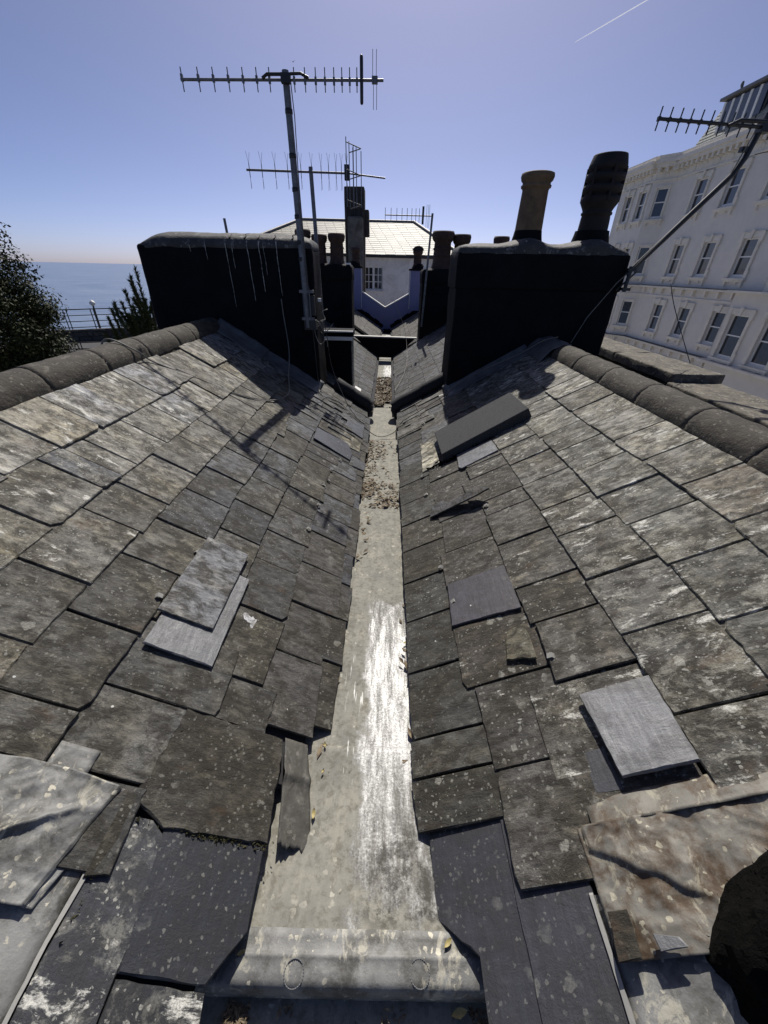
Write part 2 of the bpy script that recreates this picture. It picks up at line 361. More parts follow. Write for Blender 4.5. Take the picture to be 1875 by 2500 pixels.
def mk_gutter():
    """valley sole: pale weathered coating, with bright wear and painted sun glint along part of its right side"""
    mt, nt, b = mat_new('valley_gutter_sheet')
    v, _ = coords(nt, False)
    x = nd(nt, 'ShaderNodeSeparateXYZ', {0: v}).outputs
    n1 = nz(nt, v, 9, 6, .65); n2 = nz(nt, v, 60, 4, .65); n3 = nz(nt, scl(nt, v, (30, 6, 1)), 1, 4, .6)
    c = mixc(nt, ramp(nt, n1, .32, .68), (.32, .306, .25), (.2, .197, .172))
    c = mixc(nt, ramp(nt, n3, .45, .75, 0, .5), c, (.14, .135, .12))
    c = mixc(nt, ramp(nt, nz(nt, v, 30, 9, .74, .4), .5, .6, 0, .6), c, (.13, .12, .092))
    c = mixc(nt, lichen(nt, v, 38, .5, .62, .8), c, (.48, .46, .38))
    c = mixc(nt, ramp(nt, n2, .5, .66, 0, .45), c, (.14, .13, .1))
    c = mixc(nt, ramp(nt, nz(nt, v, 22, 5, .7), .63, .7, 0, .8), c, (.07, .06, .045))
    # mask of the wear with the sun glint painted in: y 0.3..1.5 m, right of the centre line
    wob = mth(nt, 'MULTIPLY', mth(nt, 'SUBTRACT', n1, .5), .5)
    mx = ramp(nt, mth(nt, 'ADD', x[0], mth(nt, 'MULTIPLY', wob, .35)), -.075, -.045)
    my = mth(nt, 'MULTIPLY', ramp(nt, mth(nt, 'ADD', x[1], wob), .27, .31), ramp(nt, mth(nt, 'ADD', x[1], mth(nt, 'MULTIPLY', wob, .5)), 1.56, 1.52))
    wear_glint = mth(nt, 'MULTIPLY', mx, my)
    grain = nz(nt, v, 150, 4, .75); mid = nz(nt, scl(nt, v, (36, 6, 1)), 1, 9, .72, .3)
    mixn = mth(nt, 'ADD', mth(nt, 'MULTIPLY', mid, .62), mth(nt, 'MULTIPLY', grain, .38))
    core = mth(nt, 'MULTIPLY', ramp(nt, x[1], .36, .75), ramp(nt, x[1], 1.6, 1.15))  # whitens the middle of the patch, where the painted glint peaks
    fl = mth(nt, 'MULTIPLY', wear_glint, ramp(nt, mth(nt, 'ADD', mixn, mth(nt, 'MULTIPLY', core, .1)), .47, .63))
    c = mixc(nt, mth(nt, 'MULTIPLY', wear_glint, .55), c, (.15, .148, .138))
    # brushed streaks of the same bright coat left of the glint band
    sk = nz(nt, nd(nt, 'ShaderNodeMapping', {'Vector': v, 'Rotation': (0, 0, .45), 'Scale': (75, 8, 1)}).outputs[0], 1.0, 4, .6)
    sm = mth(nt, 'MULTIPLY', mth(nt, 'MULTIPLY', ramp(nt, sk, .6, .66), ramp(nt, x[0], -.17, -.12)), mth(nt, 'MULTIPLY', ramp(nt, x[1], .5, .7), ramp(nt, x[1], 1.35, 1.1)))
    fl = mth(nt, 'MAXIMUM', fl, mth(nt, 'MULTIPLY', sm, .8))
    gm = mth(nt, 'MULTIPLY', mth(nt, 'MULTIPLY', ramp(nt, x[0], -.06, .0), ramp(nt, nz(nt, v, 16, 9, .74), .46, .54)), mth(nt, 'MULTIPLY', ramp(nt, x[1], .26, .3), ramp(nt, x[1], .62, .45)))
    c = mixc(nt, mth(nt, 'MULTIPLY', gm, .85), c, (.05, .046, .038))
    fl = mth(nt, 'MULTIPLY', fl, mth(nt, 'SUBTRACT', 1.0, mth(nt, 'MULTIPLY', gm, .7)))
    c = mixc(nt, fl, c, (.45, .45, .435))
    nt.links.new(c, b.inputs['Base Color'])
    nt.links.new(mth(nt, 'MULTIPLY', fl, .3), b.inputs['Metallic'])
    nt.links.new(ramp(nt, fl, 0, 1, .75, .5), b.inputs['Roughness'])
    b.inputs['Specular IOR Level'].default_value = .25
    h = mth(nt, 'ADD', mth(nt, 'MULTIPLY', n2, .5), mth(nt, 'ADD', mth(nt, 'MULTIPLY', grain, mth(nt, 'MULTIPLY', wear_glint, .45)), n1))
    bump(nt, b, h, .004, .7)
    return mt
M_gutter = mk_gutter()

def mk_stack_tar():
    """black stack: bitumen paint with pale bird-lime runs below the cap"""
    mt, nt, b = mat_new('black_stack_with_lime_runs')
    v, _ = coords(nt, False)
    x = nd(nt, 'ShaderNodeSeparateXYZ', {0: v}).outputs
    n = nz(nt, v, 5, 5, .6)
    c = mixc(nt, ramp(nt, n, .3, .7), (.0045, .0045, .0055), (.009, .009, .0105))
    nt.links.new(c, b.inputs['Base Color']); b.inputs['Roughness'].default_value = .8; b.inputs['Specular IOR Level'].default_value = .12
    bump(nt, b, mth(nt, 'ADD', nz(nt, v, 24, 5, .6), n), .006)
    return mt
M_stack = mk_stack_tar()
M_cap = mk_simple('cap_sunlit_grey', (.05, .049, .048), .75, var=.4, sc=7, bumpd=.006, dark=(.03, .03, .03), darkf=.6, dsc=5, lich=.8, lc=(.3, .29, .27), lsc=30)  # black-painted caps coloured grey: sunlit sheen of the tops put into the colour

# ------------------------------------------------------------------ the two slopes of the valley roof
AL, AR = 32.0, 30.5
SL = dict(L=dict(o=Vector((-.22, 0, .05)), u=Vector((-math.cos(R(AL)), 0, math.sin(R(AL)))), n=Vector((math.sin(R(AL)), 0, math.cos(R(AL)))), x=Vector((0, 1, 0)), sg=1),
          R=dict(o=Vector((.125, 0, .05)), u=Vector((math.cos(R(AR)), 0, math.sin(R(AR)))), n=Vector((-math.sin(R(AR)), 0, math.cos(R(AR)))), x=Vector((0, -1, 0)), sg=-1))
def on(side, y, u, h=0.0):
    S = SL[side]; return S['o']+S['u']*u+S['n']*h+Vector((0, y, 0))

def slate_mesh(w, ln, t, skew=0, chips=True, rnd=random, nb=9, jag=.0022):
    """one riven slate: origin at the middle of its lower edge, x across, y up the slope"""
    pts = []
    cl = rnd.random(); cr = rnd.random()
    for i in range(nb+1):
        f = i/nb; x = -w/2+w*f
        y = skew*(f-.5)+rnd.gauss(0, jag*.6)
        if chips and i == 0 and cl < .14: y += rnd.uniform(.006, .022)
        if chips and i == nb and cr < .14: y += rnd.uniform(.006, .022)
        pts.append((x+rnd.uniform(-.001, .001), y))
    for k in (1, 2, 3): pts.append((w/2+rnd.uniform(-.0022, .0012), ln*k/3.5))
    pts.append((w/2, ln)); pts.append((-w/2, ln))
    for k in (3, 2, 1): pts.append((-w/2+rnd.uniform(-.0012, .0022), ln*k/3.5))
    return outline_mesh(pts, t, rnd)

def outline_mesh(pts, t, rnd=random, ch=.0022):
    n = len(pts); cx_ = sum(p[0] for p in pts)/n; cy_ = sum(p[1] for p in pts)/n
    def inset(p, d):
        v = Vector((cx_-p[0], cy_-p[1])); L = max(v.length, 1e-6); v = v*(d/L)
        return (p[0]+v.x, p[1]+v.y)
    top = [inset(p, ch*rnd.uniform(.6, 2.2)) for p in pts]
    V = [(p[0], p[1], 0) for p in pts]+[(p[0], p[1], t*.6) for p in pts]+[(p[0], p[1], t) for p in top]
    F = [tuple(range(n))[::-1], tuple(range(2*n, 3*n))]
    for a in (0, n):
        F += [(a+i, a+(i+1) % n, a+n+(i+1) % n, a+n+i) for i in range(n)]
    me = bpy.data.meshes.new('slate'); me.from_pydata(V, [], F); me.update()
    return me

def put(name, me, side, y, u, lift, tilt, parent, mat, color, roll=0, yaw=0):
    S = SL[side]
    if not me.materials: me.materials.append(mat)
    o = bpy.data.objects.new(name, me); col.objects.link(o); o.parent = parent
    mt = Matrix((S['x'], S['u'], S['n'])).transposed().to_4x4()
    mt = Matrix.Translation(on(side, y, u, lift)-wloc(parent)) @ mt @ Matrix.Rotation(yaw, 4, 'Z') @ Matrix.Rotation(-tilt, 4, 'X') @ Matrix.Rotation(roll, 4, 'Y')
    o.matrix_local = mt
    o.color = color
    return o

def lay_course(side, k, rows, parent, pal, alpha, rnd, ln=.535):
    for (y0, y1, u0, u1) in rows:
        w = max(.03, (y1-y0)-rnd.uniform(.004, .010)); t = rnd.uniform(.008, .012)
        sk = (u1-u0)*SL[side]['sg']
        L_ = ln
        me = slate_mesh(w, L_, t, sk, True, rnd)
        c = pal(k, (y0+y1)/2, rnd)
        a = min(1, max(0, alpha(k, (y0+y1)/2)+rnd.uniform(-.2, .2)))
        put('slate', me, side, (y0+y1)/2, (u0+u1)/2, 0.0185+rnd.uniform(-.002, .005), .0185/ln+rnd.uniform(-.002, .004), parent, M_slate, (c[0], c[1], c[2], a), roll=rnd.uniform(-.008, .008), yaw=rnd.uniform(-.006, .006))

def special(side, pts, parent, mat, color, lift, t=.008, name='slate', jag=.0014, tilt=.012, subdiv=.025, rnd=random):
    """slate or sheet cut to an outline given in roof coordinates (y, u)"""
    yc = sum(p[0] for p in pts)/len(pts); u0 = min(p[1] for p in pts)
    sg = SL[side]['sg']
    q = [((p[0]-yc)*sg, p[1]-u0) for p in pts]
    ar = sum(q[i][0]*q[(i+1) % len(q)][1]-q[(i+1) % len(q)][0]*q[i][1] for i in range(len(q)))
    if ar < 0: q.reverse()
    out = []
    for i, a in enumerate(q):
        b = q[(i+1) % len(q)]
        L = math.hypot(b[0]-a[0], b[1]-a[1]); n = max(1, int(L/subdiv))
        for j in range(n):
            f = j/n
            out.append((a[0]+(b[0]-a[0])*f+rnd.gauss(0, jag*.5)*(1 if j else .3), a[1]+(b[1]-a[1])*f+rnd.gauss(0, jag*.5)*(1 if j else .3)))
    me = outline_mesh(out, t, rnd)
    return put(name, me, side, yc, u0, lift, tilt, parent, mat, color)

def sheet(side, fn, ny, nu, parent, mat, name, th=.0035, smooth=True):
    """bendy lead sheet: fn(a,b) -> (y,u,h) for a,b in 0..1"""
    V = []; F = []
    for i in range(ny+1):
        for j in range(nu+1):
            y, u, h = fn(i/ny, j/nu); V.append(on(side, y, u, h))
    n1 = len(V)
    for i in range(ny+1):
        for j in range(nu+1):
            y, u, h = fn(i/ny, j/nu); V.append(on(side, y, u, h-th))
    idx = lambda i, j: i*(nu+1)+j
    for i in range(ny):
        for j in range(nu):
            a = (idx(i, j), idx(i+1, j), idx(i+1, j+1), idx(i, j+1)); F.append(a); F.append(tuple(n1+k for k in reversed(a)))
    bd = [idx(i, 0) for i in range(ny+1)]+[idx(ny, j) for j in range(1, nu+1)]+[idx(i, nu) for i in range(ny-1, -1, -1)]+[idx(0, j) for j in range(nu-1, 0, -1)]
    for i in range(len(bd)):
        a, b = bd[i], bd[(i+1) % len(bd)]; F.append((a, b, n1+b, n1+a))
    mb = MB(); mb.add(V, F, smooth); return mb.build(name, mat, parent)

LEFT={
1:[(-0.400,-0.129,1.458,1.457),(-0.129,0.154,1.458,1.456),(0.154,0.487,1.475,1.478),(0.487,0.732,1.469,1.466),(0.732,1.016,1.459,1.455),(1.016,1.323,1.478,1.482),(1.323,1.610,1.499,1.492),(1.610,1.892,1.485,1.474),(1.892,2.159,1.474,1.469),(2.159,2.483,1.465,1.466),(2.483,2.742,1.467,1.460),(2.742,3.025,1.477,1.477),(3.355,3.563,1.468,1.465),(3.563,3.830,1.463,1.465),(3.830,4.148,1.477,1.481),(4.148,4.420,1.458,1.459)],
2:[(-0.400,-0.135,1.218,1.214),(-0.135,0.107,1.208,1.213),(0.107,0.385,1.219,1.217),(0.385,0.642,1.220,1.224),(0.642,0.872,1.226,1.226),(0.872,1.183,1.222,1.223),(1.183,1.485,1.219,1.226),(1.485,1.619,1.226,1.221),(1.619,1.746,1.222,1.219),(1.746,2.034,1.220,1.219),(2.034,2.331,1.213,1.215),(2.331,2.614,1.216,1.213),(2.614,2.897,1.203,1.214),(2.897,3.169,1.214,1.217),(3.169,3.441,1.216,1.219),(3.441,3.681,1.220,1.220),(3.681,3.910,1.213,1.217),(3.910,4.148,1.207,1.209),(4.148,4.420,1.213,1.213)],
3:[(0.400,0.613,0.977,0.975),(0.613,0.749,0.984,0.997),(0.749,1.012,0.991,0.993),(1.012,1.341,0.988,0.990),(1.341,1.573,0.978,0.984),(1.573,1.888,0.978,0.977),(1.888,2.166,0.979,0.981),(2.166,2.449,0.976,0.975),(2.449,2.750,0.968,0.978),(2.750,3.042,0.975,0.978),(3.042,3.323,0.978,0.974),(3.323,3.627,0.971,0.970),(3.627,3.854,0.981,0.978),(3.854,4.137,0.984,0.982),(4.137,4.420,0.979,0.984)],
4:[(0.350,0.477,0.735,0.730),(0.477,0.617,0.768,0.770),(0.617,0.900,0.760,0.757),(0.900,1.206,0.751,0.759),(1.206,1.467,0.723,0.736),(1.467,1.753,0.722,0.735),(1.753,2.013,0.742,0.748),(2.013,2.307,0.740,0.738),(2.307,2.569,0.734,0.739),(2.569,2.860,0.740,0.747),(2.860,3.111,0.697,0.724),(3.111,3.357,0.751,0.753),(3.357,3.619,0.741,0.737),(3.619,3.894,0.734,0.736),(3.894,4.182,0.756,0.759),(4.182,4.420,0.756,0.750)],
5:[(0.300,0.487,0.503,0.509),(0.487,0.717,0.518,0.496),(0.717,0.982,0.401,0.408),(0.982,1.342,0.515,0.514),(1.342,1.594,0.506,0.509),(1.594,1.864,0.515,0.518),(1.864,2.154,0.515,0.513),(2.154,2.352,0.511,0.507),(2.352,2.592,0.513,0.507),(2.592,2.724,0.519,0.520),(2.724,3.022,0.507,0.506),(3.022,3.263,0.506,0.507),(3.263,3.683,0.496,0.495),(3.683,3.951,0.479,0.479),(3.951,4.160,0.545,0.543),(4.160,4.401,0.477,0.481),(4.401,4.680,0.488,0.483)],
6:[(0.718,0.878,0.226,0.220),(0.878,1.200,0.283,0.266),(1.200,1.507,0.266,0.274),(1.507,1.753,0.274,0.280),(1.753,2.021,0.262,0.281),(2.021,2.262,0.279,0.274),(2.262,2.538,0.249,0.277),(2.538,2.776,0.273,0.260),(2.776,2.880,0.282,0.281),(2.880,3.037,0.218,0.222),(3.037,3.235,0.128,0.121),(3.235,3.424,0.230,0.226),(3.424,3.658,0.228,0.228),(3.658,3.839,0.235,0.236),(3.839,4.077,0.309,0.309),(4.077,4.252,0.228,0.227),(4.252,4.458,0.296,0.296),(4.458,4.680,0.247,0.244)],
7:[(0.753,1.059,0.043,0.053),(1.059,1.341,0.061,0.039),(1.341,1.631,0.014,0.029),(1.631,1.926,0.023,0.040),(1.926,2.145,0.031,0.042),(2.145,2.399,0.021,0.032),(2.399,2.587,0.024,0.028),(2.587,2.789,0.019,0.024),(2.789,3.020,0.042,0.041),(3.020,3.245,0.034,0.037),(3.245,3.441,0.030,0.025),(3.441,3.615,0.039,0.044),(3.615,3.863,0.026,0.028),(3.863,4.061,0.033,0.037),(4.061,4.251,0.034,0.036),(4.251,4.441,0.040,0.046),(4.441,4.660,0.020,0.025)],
8:[(0.800,1.092,-0.026,-0.031),(1.092,1.353,-0.039,-0.033),(1.353,1.603,-0.041,-0.045),(1.603,1.865,-0.028,-0.025),(1.865,2.147,-0.037,-0.043),(2.147,2.411,-0.042,-0.037),(2.411,2.627,-0.023,-0.019),(2.627,2.937,-0.029,-0.024),(2.937,3.161,-0.026,-0.028),(3.161,3.466,-0.023,-0.024),(3.466,3.709,-0.041,-0.047),(3.709,3.977,-0.030,-0.026),(3.977,4.242,-0.039,-0.040),(4.242,4.500,-0.024,-0.023)],}
RIGHT={
1:[(-0.400,-0.150,1.383,1.387),(-0.150,0.134,1.376,1.375),(0.134,0.456,1.370,1.367),(0.456,0.718,1.386,1.381),(0.718,0.998,1.366,1.367),(0.998,1.231,1.378,1.394),(1.231,1.524,1.400,1.395),(1.524,1.803,1.392,1.386),(1.803,2.079,1.383,1.365),(2.079,2.357,1.375,1.365),(2.357,2.637,1.360,1.356),(2.637,2.919,1.354,1.357),(2.919,3.172,1.355,1.354),(3.172,3.423,1.377,1.372),(3.423,3.695,1.375,1.375),(3.695,3.943,1.382,1.376),(3.943,4.194,1.368,1.365),(4.194,4.420,1.383,1.382)],
2:[(-0.400,-0.117,1.092,1.097),(-0.117,0.110,1.092,1.092),(0.110,0.385,1.101,1.106),(0.385,0.659,1.105,1.099),(0.659,0.861,1.115,1.116),(0.861,1.139,1.119,1.130),(1.139,1.415,1.123,1.119),(1.415,1.668,1.109,1.108),(1.668,1.947,1.099,1.102),(1.947,2.225,1.103,1.096),(2.225,2.489,1.094,1.089),(2.489,2.815,1.082,1.075),(2.815,3.071,1.101,1.101),(3.071,3.363,1.100,1.095),(3.363,3.602,1.108,1.107),(3.602,3.901,1.112,1.113),(3.901,4.163,1.103,1.100),(4.163,4.420,1.110,1.110)],
3:[(0.433,0.633,0.843,0.846),(0.633,0.917,0.850,0.846),(0.917,1.200,0.844,0.836),(1.200,1.505,0.845,0.838),(1.505,1.746,0.838,0.836),(1.746,2.034,0.838,0.823),(2.034,2.318,0.830,0.824),(2.318,2.571,0.826,0.817),(2.571,2.813,0.821,0.812),(2.813,3.106,0.830,0.835),(3.106,3.366,0.838,0.837),(3.366,3.595,0.842,0.840),(3.595,3.894,0.826,0.821),(3.894,4.131,0.842,0.839),(4.131,4.420,0.845,0.843)],
4:[(0.536,0.823,0.475,0.479),(0.823,1.082,0.582,0.590),(1.082,1.287,0.573,0.564),(1.287,1.613,0.558,0.563),(1.613,1.897,0.561,0.560),(1.897,2.051,0.564,0.563),(2.051,2.362,0.498,0.490),(2.362,2.532,0.555,0.550),(2.532,2.818,0.556,0.558),(2.818,3.070,0.558,0.563),(3.070,3.356,0.564,0.562),(3.356,3.644,0.549,0.543),(3.644,3.964,0.568,0.572),(3.964,4.236,0.571,0.567),(4.236,4.504,0.560,0.561),(4.504,4.780,0.571,0.574)],
5:[(0.320,0.599,0.295,0.306),(0.599,0.895,0.301,0.292),(0.895,1.199,0.246,0.249),(1.199,1.459,0.247,0.262),(1.459,1.722,0.252,0.249),(1.722,2.036,0.282,0.291),(2.036,2.343,0.281,0.277),(2.343,2.583,0.233,0.267),(2.583,2.771,0.271,0.278),(2.771,3.067,0.274,0.277),(3.067,3.352,0.278,0.276),(3.352,3.658,0.268,0.269),(3.658,3.943,0.275,0.273),(3.943,4.190,0.266,0.267),(4.190,4.523,0.280,0.278),(4.523,4.780,0.268,0.271)],
6:[(0.477,0.630,0.023,0.006),(0.630,0.763,0.010,0.009),(0.763,1.040,0.013,0.012),(1.040,1.330,0.012,0.012),(1.330,1.604,0.015,0.011),(1.604,1.885,0.011,0.013),(1.885,2.165,0.013,0.016),(2.165,2.440,0.016,0.018),(2.440,2.731,0.014,0.007),(2.731,3.049,0.007,0.028),(3.049,3.246,0.028,0.020),(3.246,3.514,0.020,0.022),(3.514,3.730,0.022,0.022),(3.730,3.946,0.022,0.022),(3.946,4.114,0.022,0.026),(4.114,4.398,0.007,0.008),(4.398,4.740,0.020,0.021)],}

rndL = random.Random(5); rndR = random.Random(9)
roofL = thing('slate_roof', 'left slope of weathered grey slates with blue replacement slates, rising to a lichened ridge', 'roof', (-1.0, 2.3, .5), 'slopes of the near valley roof')
roofR = thing('slate_roof', 'right slope of lichen-speckled slates carrying the grey felted slab', 'roof', (1.0, 2.3, .5), 'slopes of the near valley roof')
def deck(side, umax, parent, y0, y1, ul=.06):
    a, b, c, d = on(side, y0, ul, -.006), on(side, y1, ul, -.006), on(side, y1, umax, -.006), on(side, y0, umax, -.006)
    mb = MB(); pts = [a, b, c, d] if side == 'R' else [a, b, c, d]
    mb.poly(pts, -SL[side]['n']*.04); mb.build('roof_deck', M_deck, parent)
deck('L', 1.9, roofL, .6, 4.85); deck('R', 1.77, roofR, .6, 4.85); deck('L', 1.9, roofL, -.6, .599, .22); deck('R', 1.77, roofR, -.6, .599, .19)

def palL(k, y, r):
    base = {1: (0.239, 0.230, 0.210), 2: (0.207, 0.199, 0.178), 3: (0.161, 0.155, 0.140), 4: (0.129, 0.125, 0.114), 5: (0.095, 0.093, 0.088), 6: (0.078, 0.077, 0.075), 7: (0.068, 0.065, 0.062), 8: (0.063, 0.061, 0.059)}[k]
    f = r.uniform(.7, 1.28)
    c = [b*f for b in base]
    if y > 2.2 and k >= 5 and r.random() < .6:
        c = [.082*f, .087*f, .097*f]
    elif r.random() < .1: c = [c[0]*1.02, c[1]*.98, c[2]*.88]
    elif r.random() < .15: c = [c[0]*.9, c[1]*.95, c[2]*1.1]
    return c
def alL(k, y): return {1: 1.1, 2: 1.0, 3: .75, 4: .55, 5: .42, 6: .5, 7: .35, 8: .3}[k]*(1 if y < 2.6 or k > 3 else .7)
def palR(k, y, r):
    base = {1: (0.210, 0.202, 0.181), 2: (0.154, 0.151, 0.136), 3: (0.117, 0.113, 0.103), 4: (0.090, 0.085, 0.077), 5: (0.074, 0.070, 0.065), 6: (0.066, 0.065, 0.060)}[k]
    f = r.uniform(.7, 1.28); c = [b*f for b in base]
    if y > 3.0 and k >= 5 and r.random() < .5: c = [.085*f, .088*f, .094*f]
    elif r.random() < .1: c = [c[0]*1.03, c[1]*.97, c[2]*.9]
    return c
def alR(k, y): return {1: .95, 2: 1.05, 3: 1.0, 4: .8, 5: .6, 6: .5}[k]+(.55 if k in (2, 3) and .8 < y < 1.45 else 0)
for k, rows in LEFT.items(): lay_course('L', k, rows, roofL, palL, alL, rndL, {1: .405, 8: .25}.get(k, .535))
for k, rows in RIGHT.items(): lay_course('R', k, rows, roofR, palR, alR, rndR, .37 if k == 1 else .535)

# slipped, patched and replaced slates of the left slope
dkblue = (.03, .032, .039, .4)
o = special('L', [(.872, .73), (.872, .484), (1.335, .49), (1.335, .73)], roofL, M_slate_new, (.17, .172, .178, .1), .033, .008, tilt=.004); o['label'] = 'smooth pale grey replacement slate'
o = special('L', [(1.005, .752), (1.01, .541), (1.469, .543), (1.466, .745)], roofL, M_slate, (.21, .213, .222, .1), .045, .008, tilt=.004); o['label'] = 'spotted grey slate laid over another'
special('L', [(.6, .53), (.634, .437), (.765, .442), (.745, .53)], roofL, M_slate, (.11, .108, .095, .6), .011, .008)
special('L', [(.412, .429), (.429, .132), (.72, .155), (.72, .5), (.56, .525), (.463, .53)], roofL, M_slate, (.062, .058, .05, .45), .02, .011, jag=.006, tilt=.01)
o = special('L', [(.165, .401), (.161, .206), (.256, .134), (.45, .139), (.45, .43)], roofL, M_slate_blue, dkblue, .013, .009, tilt=.006); o['label'] = 'blue-black slate with a cut corner by the gutter'
special('L', [(-.2, .56), (-.2, .403), (.16, .403), (.266, .397), (.402, .421), (.426, .459), (.424, .516), (.294, .553)], roofL, M_slate_blue, (.04, .042, .049, .96), .012, .008, tilt=.004)
special('L', [(-.2, .40), (-.2, .15), (.153, .2), (.158, .4)], roofL, M_slate_blue, (.03, .032, .037, .93), .006, .008, tilt=.004)
special('L', [(.294, .556), (.304, .517), (.342, .516), (.47, .525), (.47, .552)], roofL, M_slate, (.06, .057, .05, .5), .022, .009)
o = special('L', [(3.12, .49), (3.087, .128), (3.235, .121), (3.4, .18), (3.36, .50)], roofL, M_slate_new, (.07, .075, .09, .1), .034, .009); o['label'] = 'slipped blue slate near the gutter'
special('L', [(3.724, .041), (4.12, .044), (4.1, .247), (3.76, .24)], roofL, M_slate_new, (.1, .108, .125, .1), .032, .008)
special('L', [(3.35, .26), (3.38, .05), (3.62, .045), (3.66, .24)], roofL, M_slate, (.24, .23, .19, .7), .026, .007)
special('L', [(3.02, .10), (3.05, -.02), (3.2, -.03), (3.22, .09)], roofL, M_slate_new, (.1, .105, .115, .2), .03, .009)
for i in range(16):       # thin packing slivers in the patched corner by the stack
    y = rndL.uniform(3.5, 4.6); u = rndL.uniform(.1, .6)
    special('L', [(y, u), (y+rndL.uniform(.03, .08), u), (y+rndL.uniform(.03, .08), u+.25), (y, u+.25)], roofL, M_slate, (.12, .122, .128, .3), .027+rndL.uniform(0, .008), .006, rnd=rndL)
# of the right slope
o = special('R', [(.506, .65), (.507, .843), (.75, .849), (.75, .633)], roofR, M_slate_new, (.2, .202, .21, .08), .042, .012, tilt=.004, jag=.002); o['label'] = 'bright grey riven slate lying proud of the others'
special('R', [(.49, .568), (.487, .64), (.6, .64), (.6, .568)], roofR, M_slate_blue, (.045, .047, .055, .1), .016, .008)
o = special('R', [(-.1, .165), (.22, .164), (.295, .056), (.473, .051), (.62, .06), (.62, .295), (-.1, .286)], roofR, M_slate_blue, (.04, .041, .05, .3), .004, .009, tilt=.004); o['label'] = 'blue-black slate with a cut corner by the gutter'
special('R', [(-.1, .29), (.301, .283), (.5, .285), (.5, .478), (-.1, .468)], roofR, M_slate_blue, (.044, .045, .054, .3), .008, .009, tilt=.004)
o = special('R', [(1.206, .247), (1.178, .563), (1.46, .56), (1.469, .261)], roofR, M_slate_blue, (.07, .066, .078, .15), .03, .009); o['label'] = 'purple-grey slate'
o = special('R', [(2.594, .509), (2.56, .53), (2.58, .813), (2.79, .807), (2.80, .526)], roofR, M_slate_new, (.17, .175, .185, .1), .032, .008); o['label'] = 'pale blue-grey patch slate'
special('R', [(2.80, .227), (2.83, .38), (3.301, .373), (3.37, .248)], roofR, M_slate, (.38, .36, .3, .9), .028, .006)
special('R', [(3.0, .3), (3.02, .52), (3.5, .5), (3.5, .28)], roofR, M_slate, (.16, .16, .155, .4), .022, .007)
special('R', [(.93, .55), (.96, .44), (1.08, .47), (1.1, .55)], roofR, M_slate, (.13, .12, .09, .5), .03, .008, jag=.005)
for i in range(7):
    y = rndR.uniform(3.7, 4.6); u = rndR.uniform(0, .35)
    special('R', [(y, u), (y+rndR.uniform(.05, .2), u+rndR.uniform(-.02, .02)), (y+.12, u+.28), (y, u+.28)], roofR, M_slate, (.14, .138, .13, .4), .026+rndR.uniform(0, .01), .007, rnd=rndR)
# loose slate fragment propped on the right slope
lf = MB(); p = [(2.121, .23), (2.06, .56), (2.075, .645), (2.15, .58), (2.18, .36), (2.25, .34), (2.24, .25)]
lf.poly([on('R', y, u, .03+.05*(1 if 0 < i < 4 else 0)) for i, (y, u) in enumerate(p)], SL['R']['n']*.011)
fr = lf.build('broken_slate', M_slate); fr.color = (.085, .085, .09, .2)
tag(fr, 'broken sliver of slate lying loose and tipped up on the right slope', 'slate')

# ridge tiles
def ridge_run(side, parent, ys, apex_u, r, name='ridge_tile', rnd=rndL):
    a = on(side, 0, apex_u, 0)
    for y0, y1 in zip(ys[:-1], ys[1:]):
        mb = MB(); n = 22; V = []; F = []
        nr = max(4, int((y1-y0)/.035)); rings = [(y0+(y1-y0+.008)*q/nr, r*(.992 if q == nr else 1.0)) for q in range(nr+1)]
        jz = rnd.uniform(-.0015, .0015); jx = rnd.uniform(-.002, .002)
        for t in (0, .018):
            for (yy, rr) in rings:
                for i in range(n+1):
                    an = R(-14)+(math.pi+R(28))*i/n
                    q = Vector((a.x+jx+(rr-t)*math.cos(an), yy, a.z-.052+jz+(rr-t)*math.sin(an)))
                    q += Vector((math.cos(an), 0, math.sin(an)))*(mnoise.noise(q*9)*.005+mnoise.noise(q*30)*.0035+mnoise.noise(q*70)*.002)
                    V.append(q)
        m_ = n+1; k_ = len(rings)
        for j in range(k_-1):
            for i in range(n):
                F.append((j*m_+i, j*m_+i+1, (j+1)*m_+i+1, (j+1)*m_+i))
                b = k_*m_; F.append((b+j*m_+i+1, b+j*m_+i, b+(j+1)*m_+i, b+(j+1)*m_+i+1))
        for j in (0, k_-1):
            for i in range(n):
                b = k_*m_; F.append((j*m_+i, j*m_+i+1, b+j*m_+i+1, b+j*m_+i))
        for i in (0, n):
            for j in range(k_-1):
                b = k_*m_; F.append((j*m_+i, (j+1)*m_+i, b+(j+1)*m_+i, b+j*m_+i))
        mb.add(V, F, True); mb.build(name, M_ridge, parent)
    # bedding mortar: a lumpy fillet under both edges
    for s in (-1, 1):
        pts = []; yy = ys[0]
        while yy < ys[-1]:
            pts.append((a.x+s*(r-.02), yy, a.z-.052-.055)); yy += .02
        V = []; F = []; nn = 6
        for i, p_ in enumerate(pts):
            for k in range(nn):
                an = 2*math.pi*k/nn; q = Vector(p_)+Vector((math.cos(an)*.034, 0, math.sin(an)*.04))
                q += Vector((mnoise.noise(q*38), 0, mnoise.noise(q*38+Vector((7, 0, 0)))))*.014
                V.append(q)
        for i in range(len(pts)-1):
            for k in range(nn):
                F.append((i*nn+k, i*nn+(k+1) % nn, (i+1)*nn+(k+1) % nn, (i+1)*nn+k))
        MB().add(V, F, False).build('bedding_mortar', M_mortar, parent)
ridge_run('L', roofL, [.25, .72, 1.19, 1.62, 1.98, 2.46, 2.94, 3.4, 3.7, 4.40], 1.9, .118)
ridge_run('R', roofR, [.1, .58, 1.05, 1.5, 1.93, 2.4, 2.87, 3.35, 3.84], 1.77, .118)
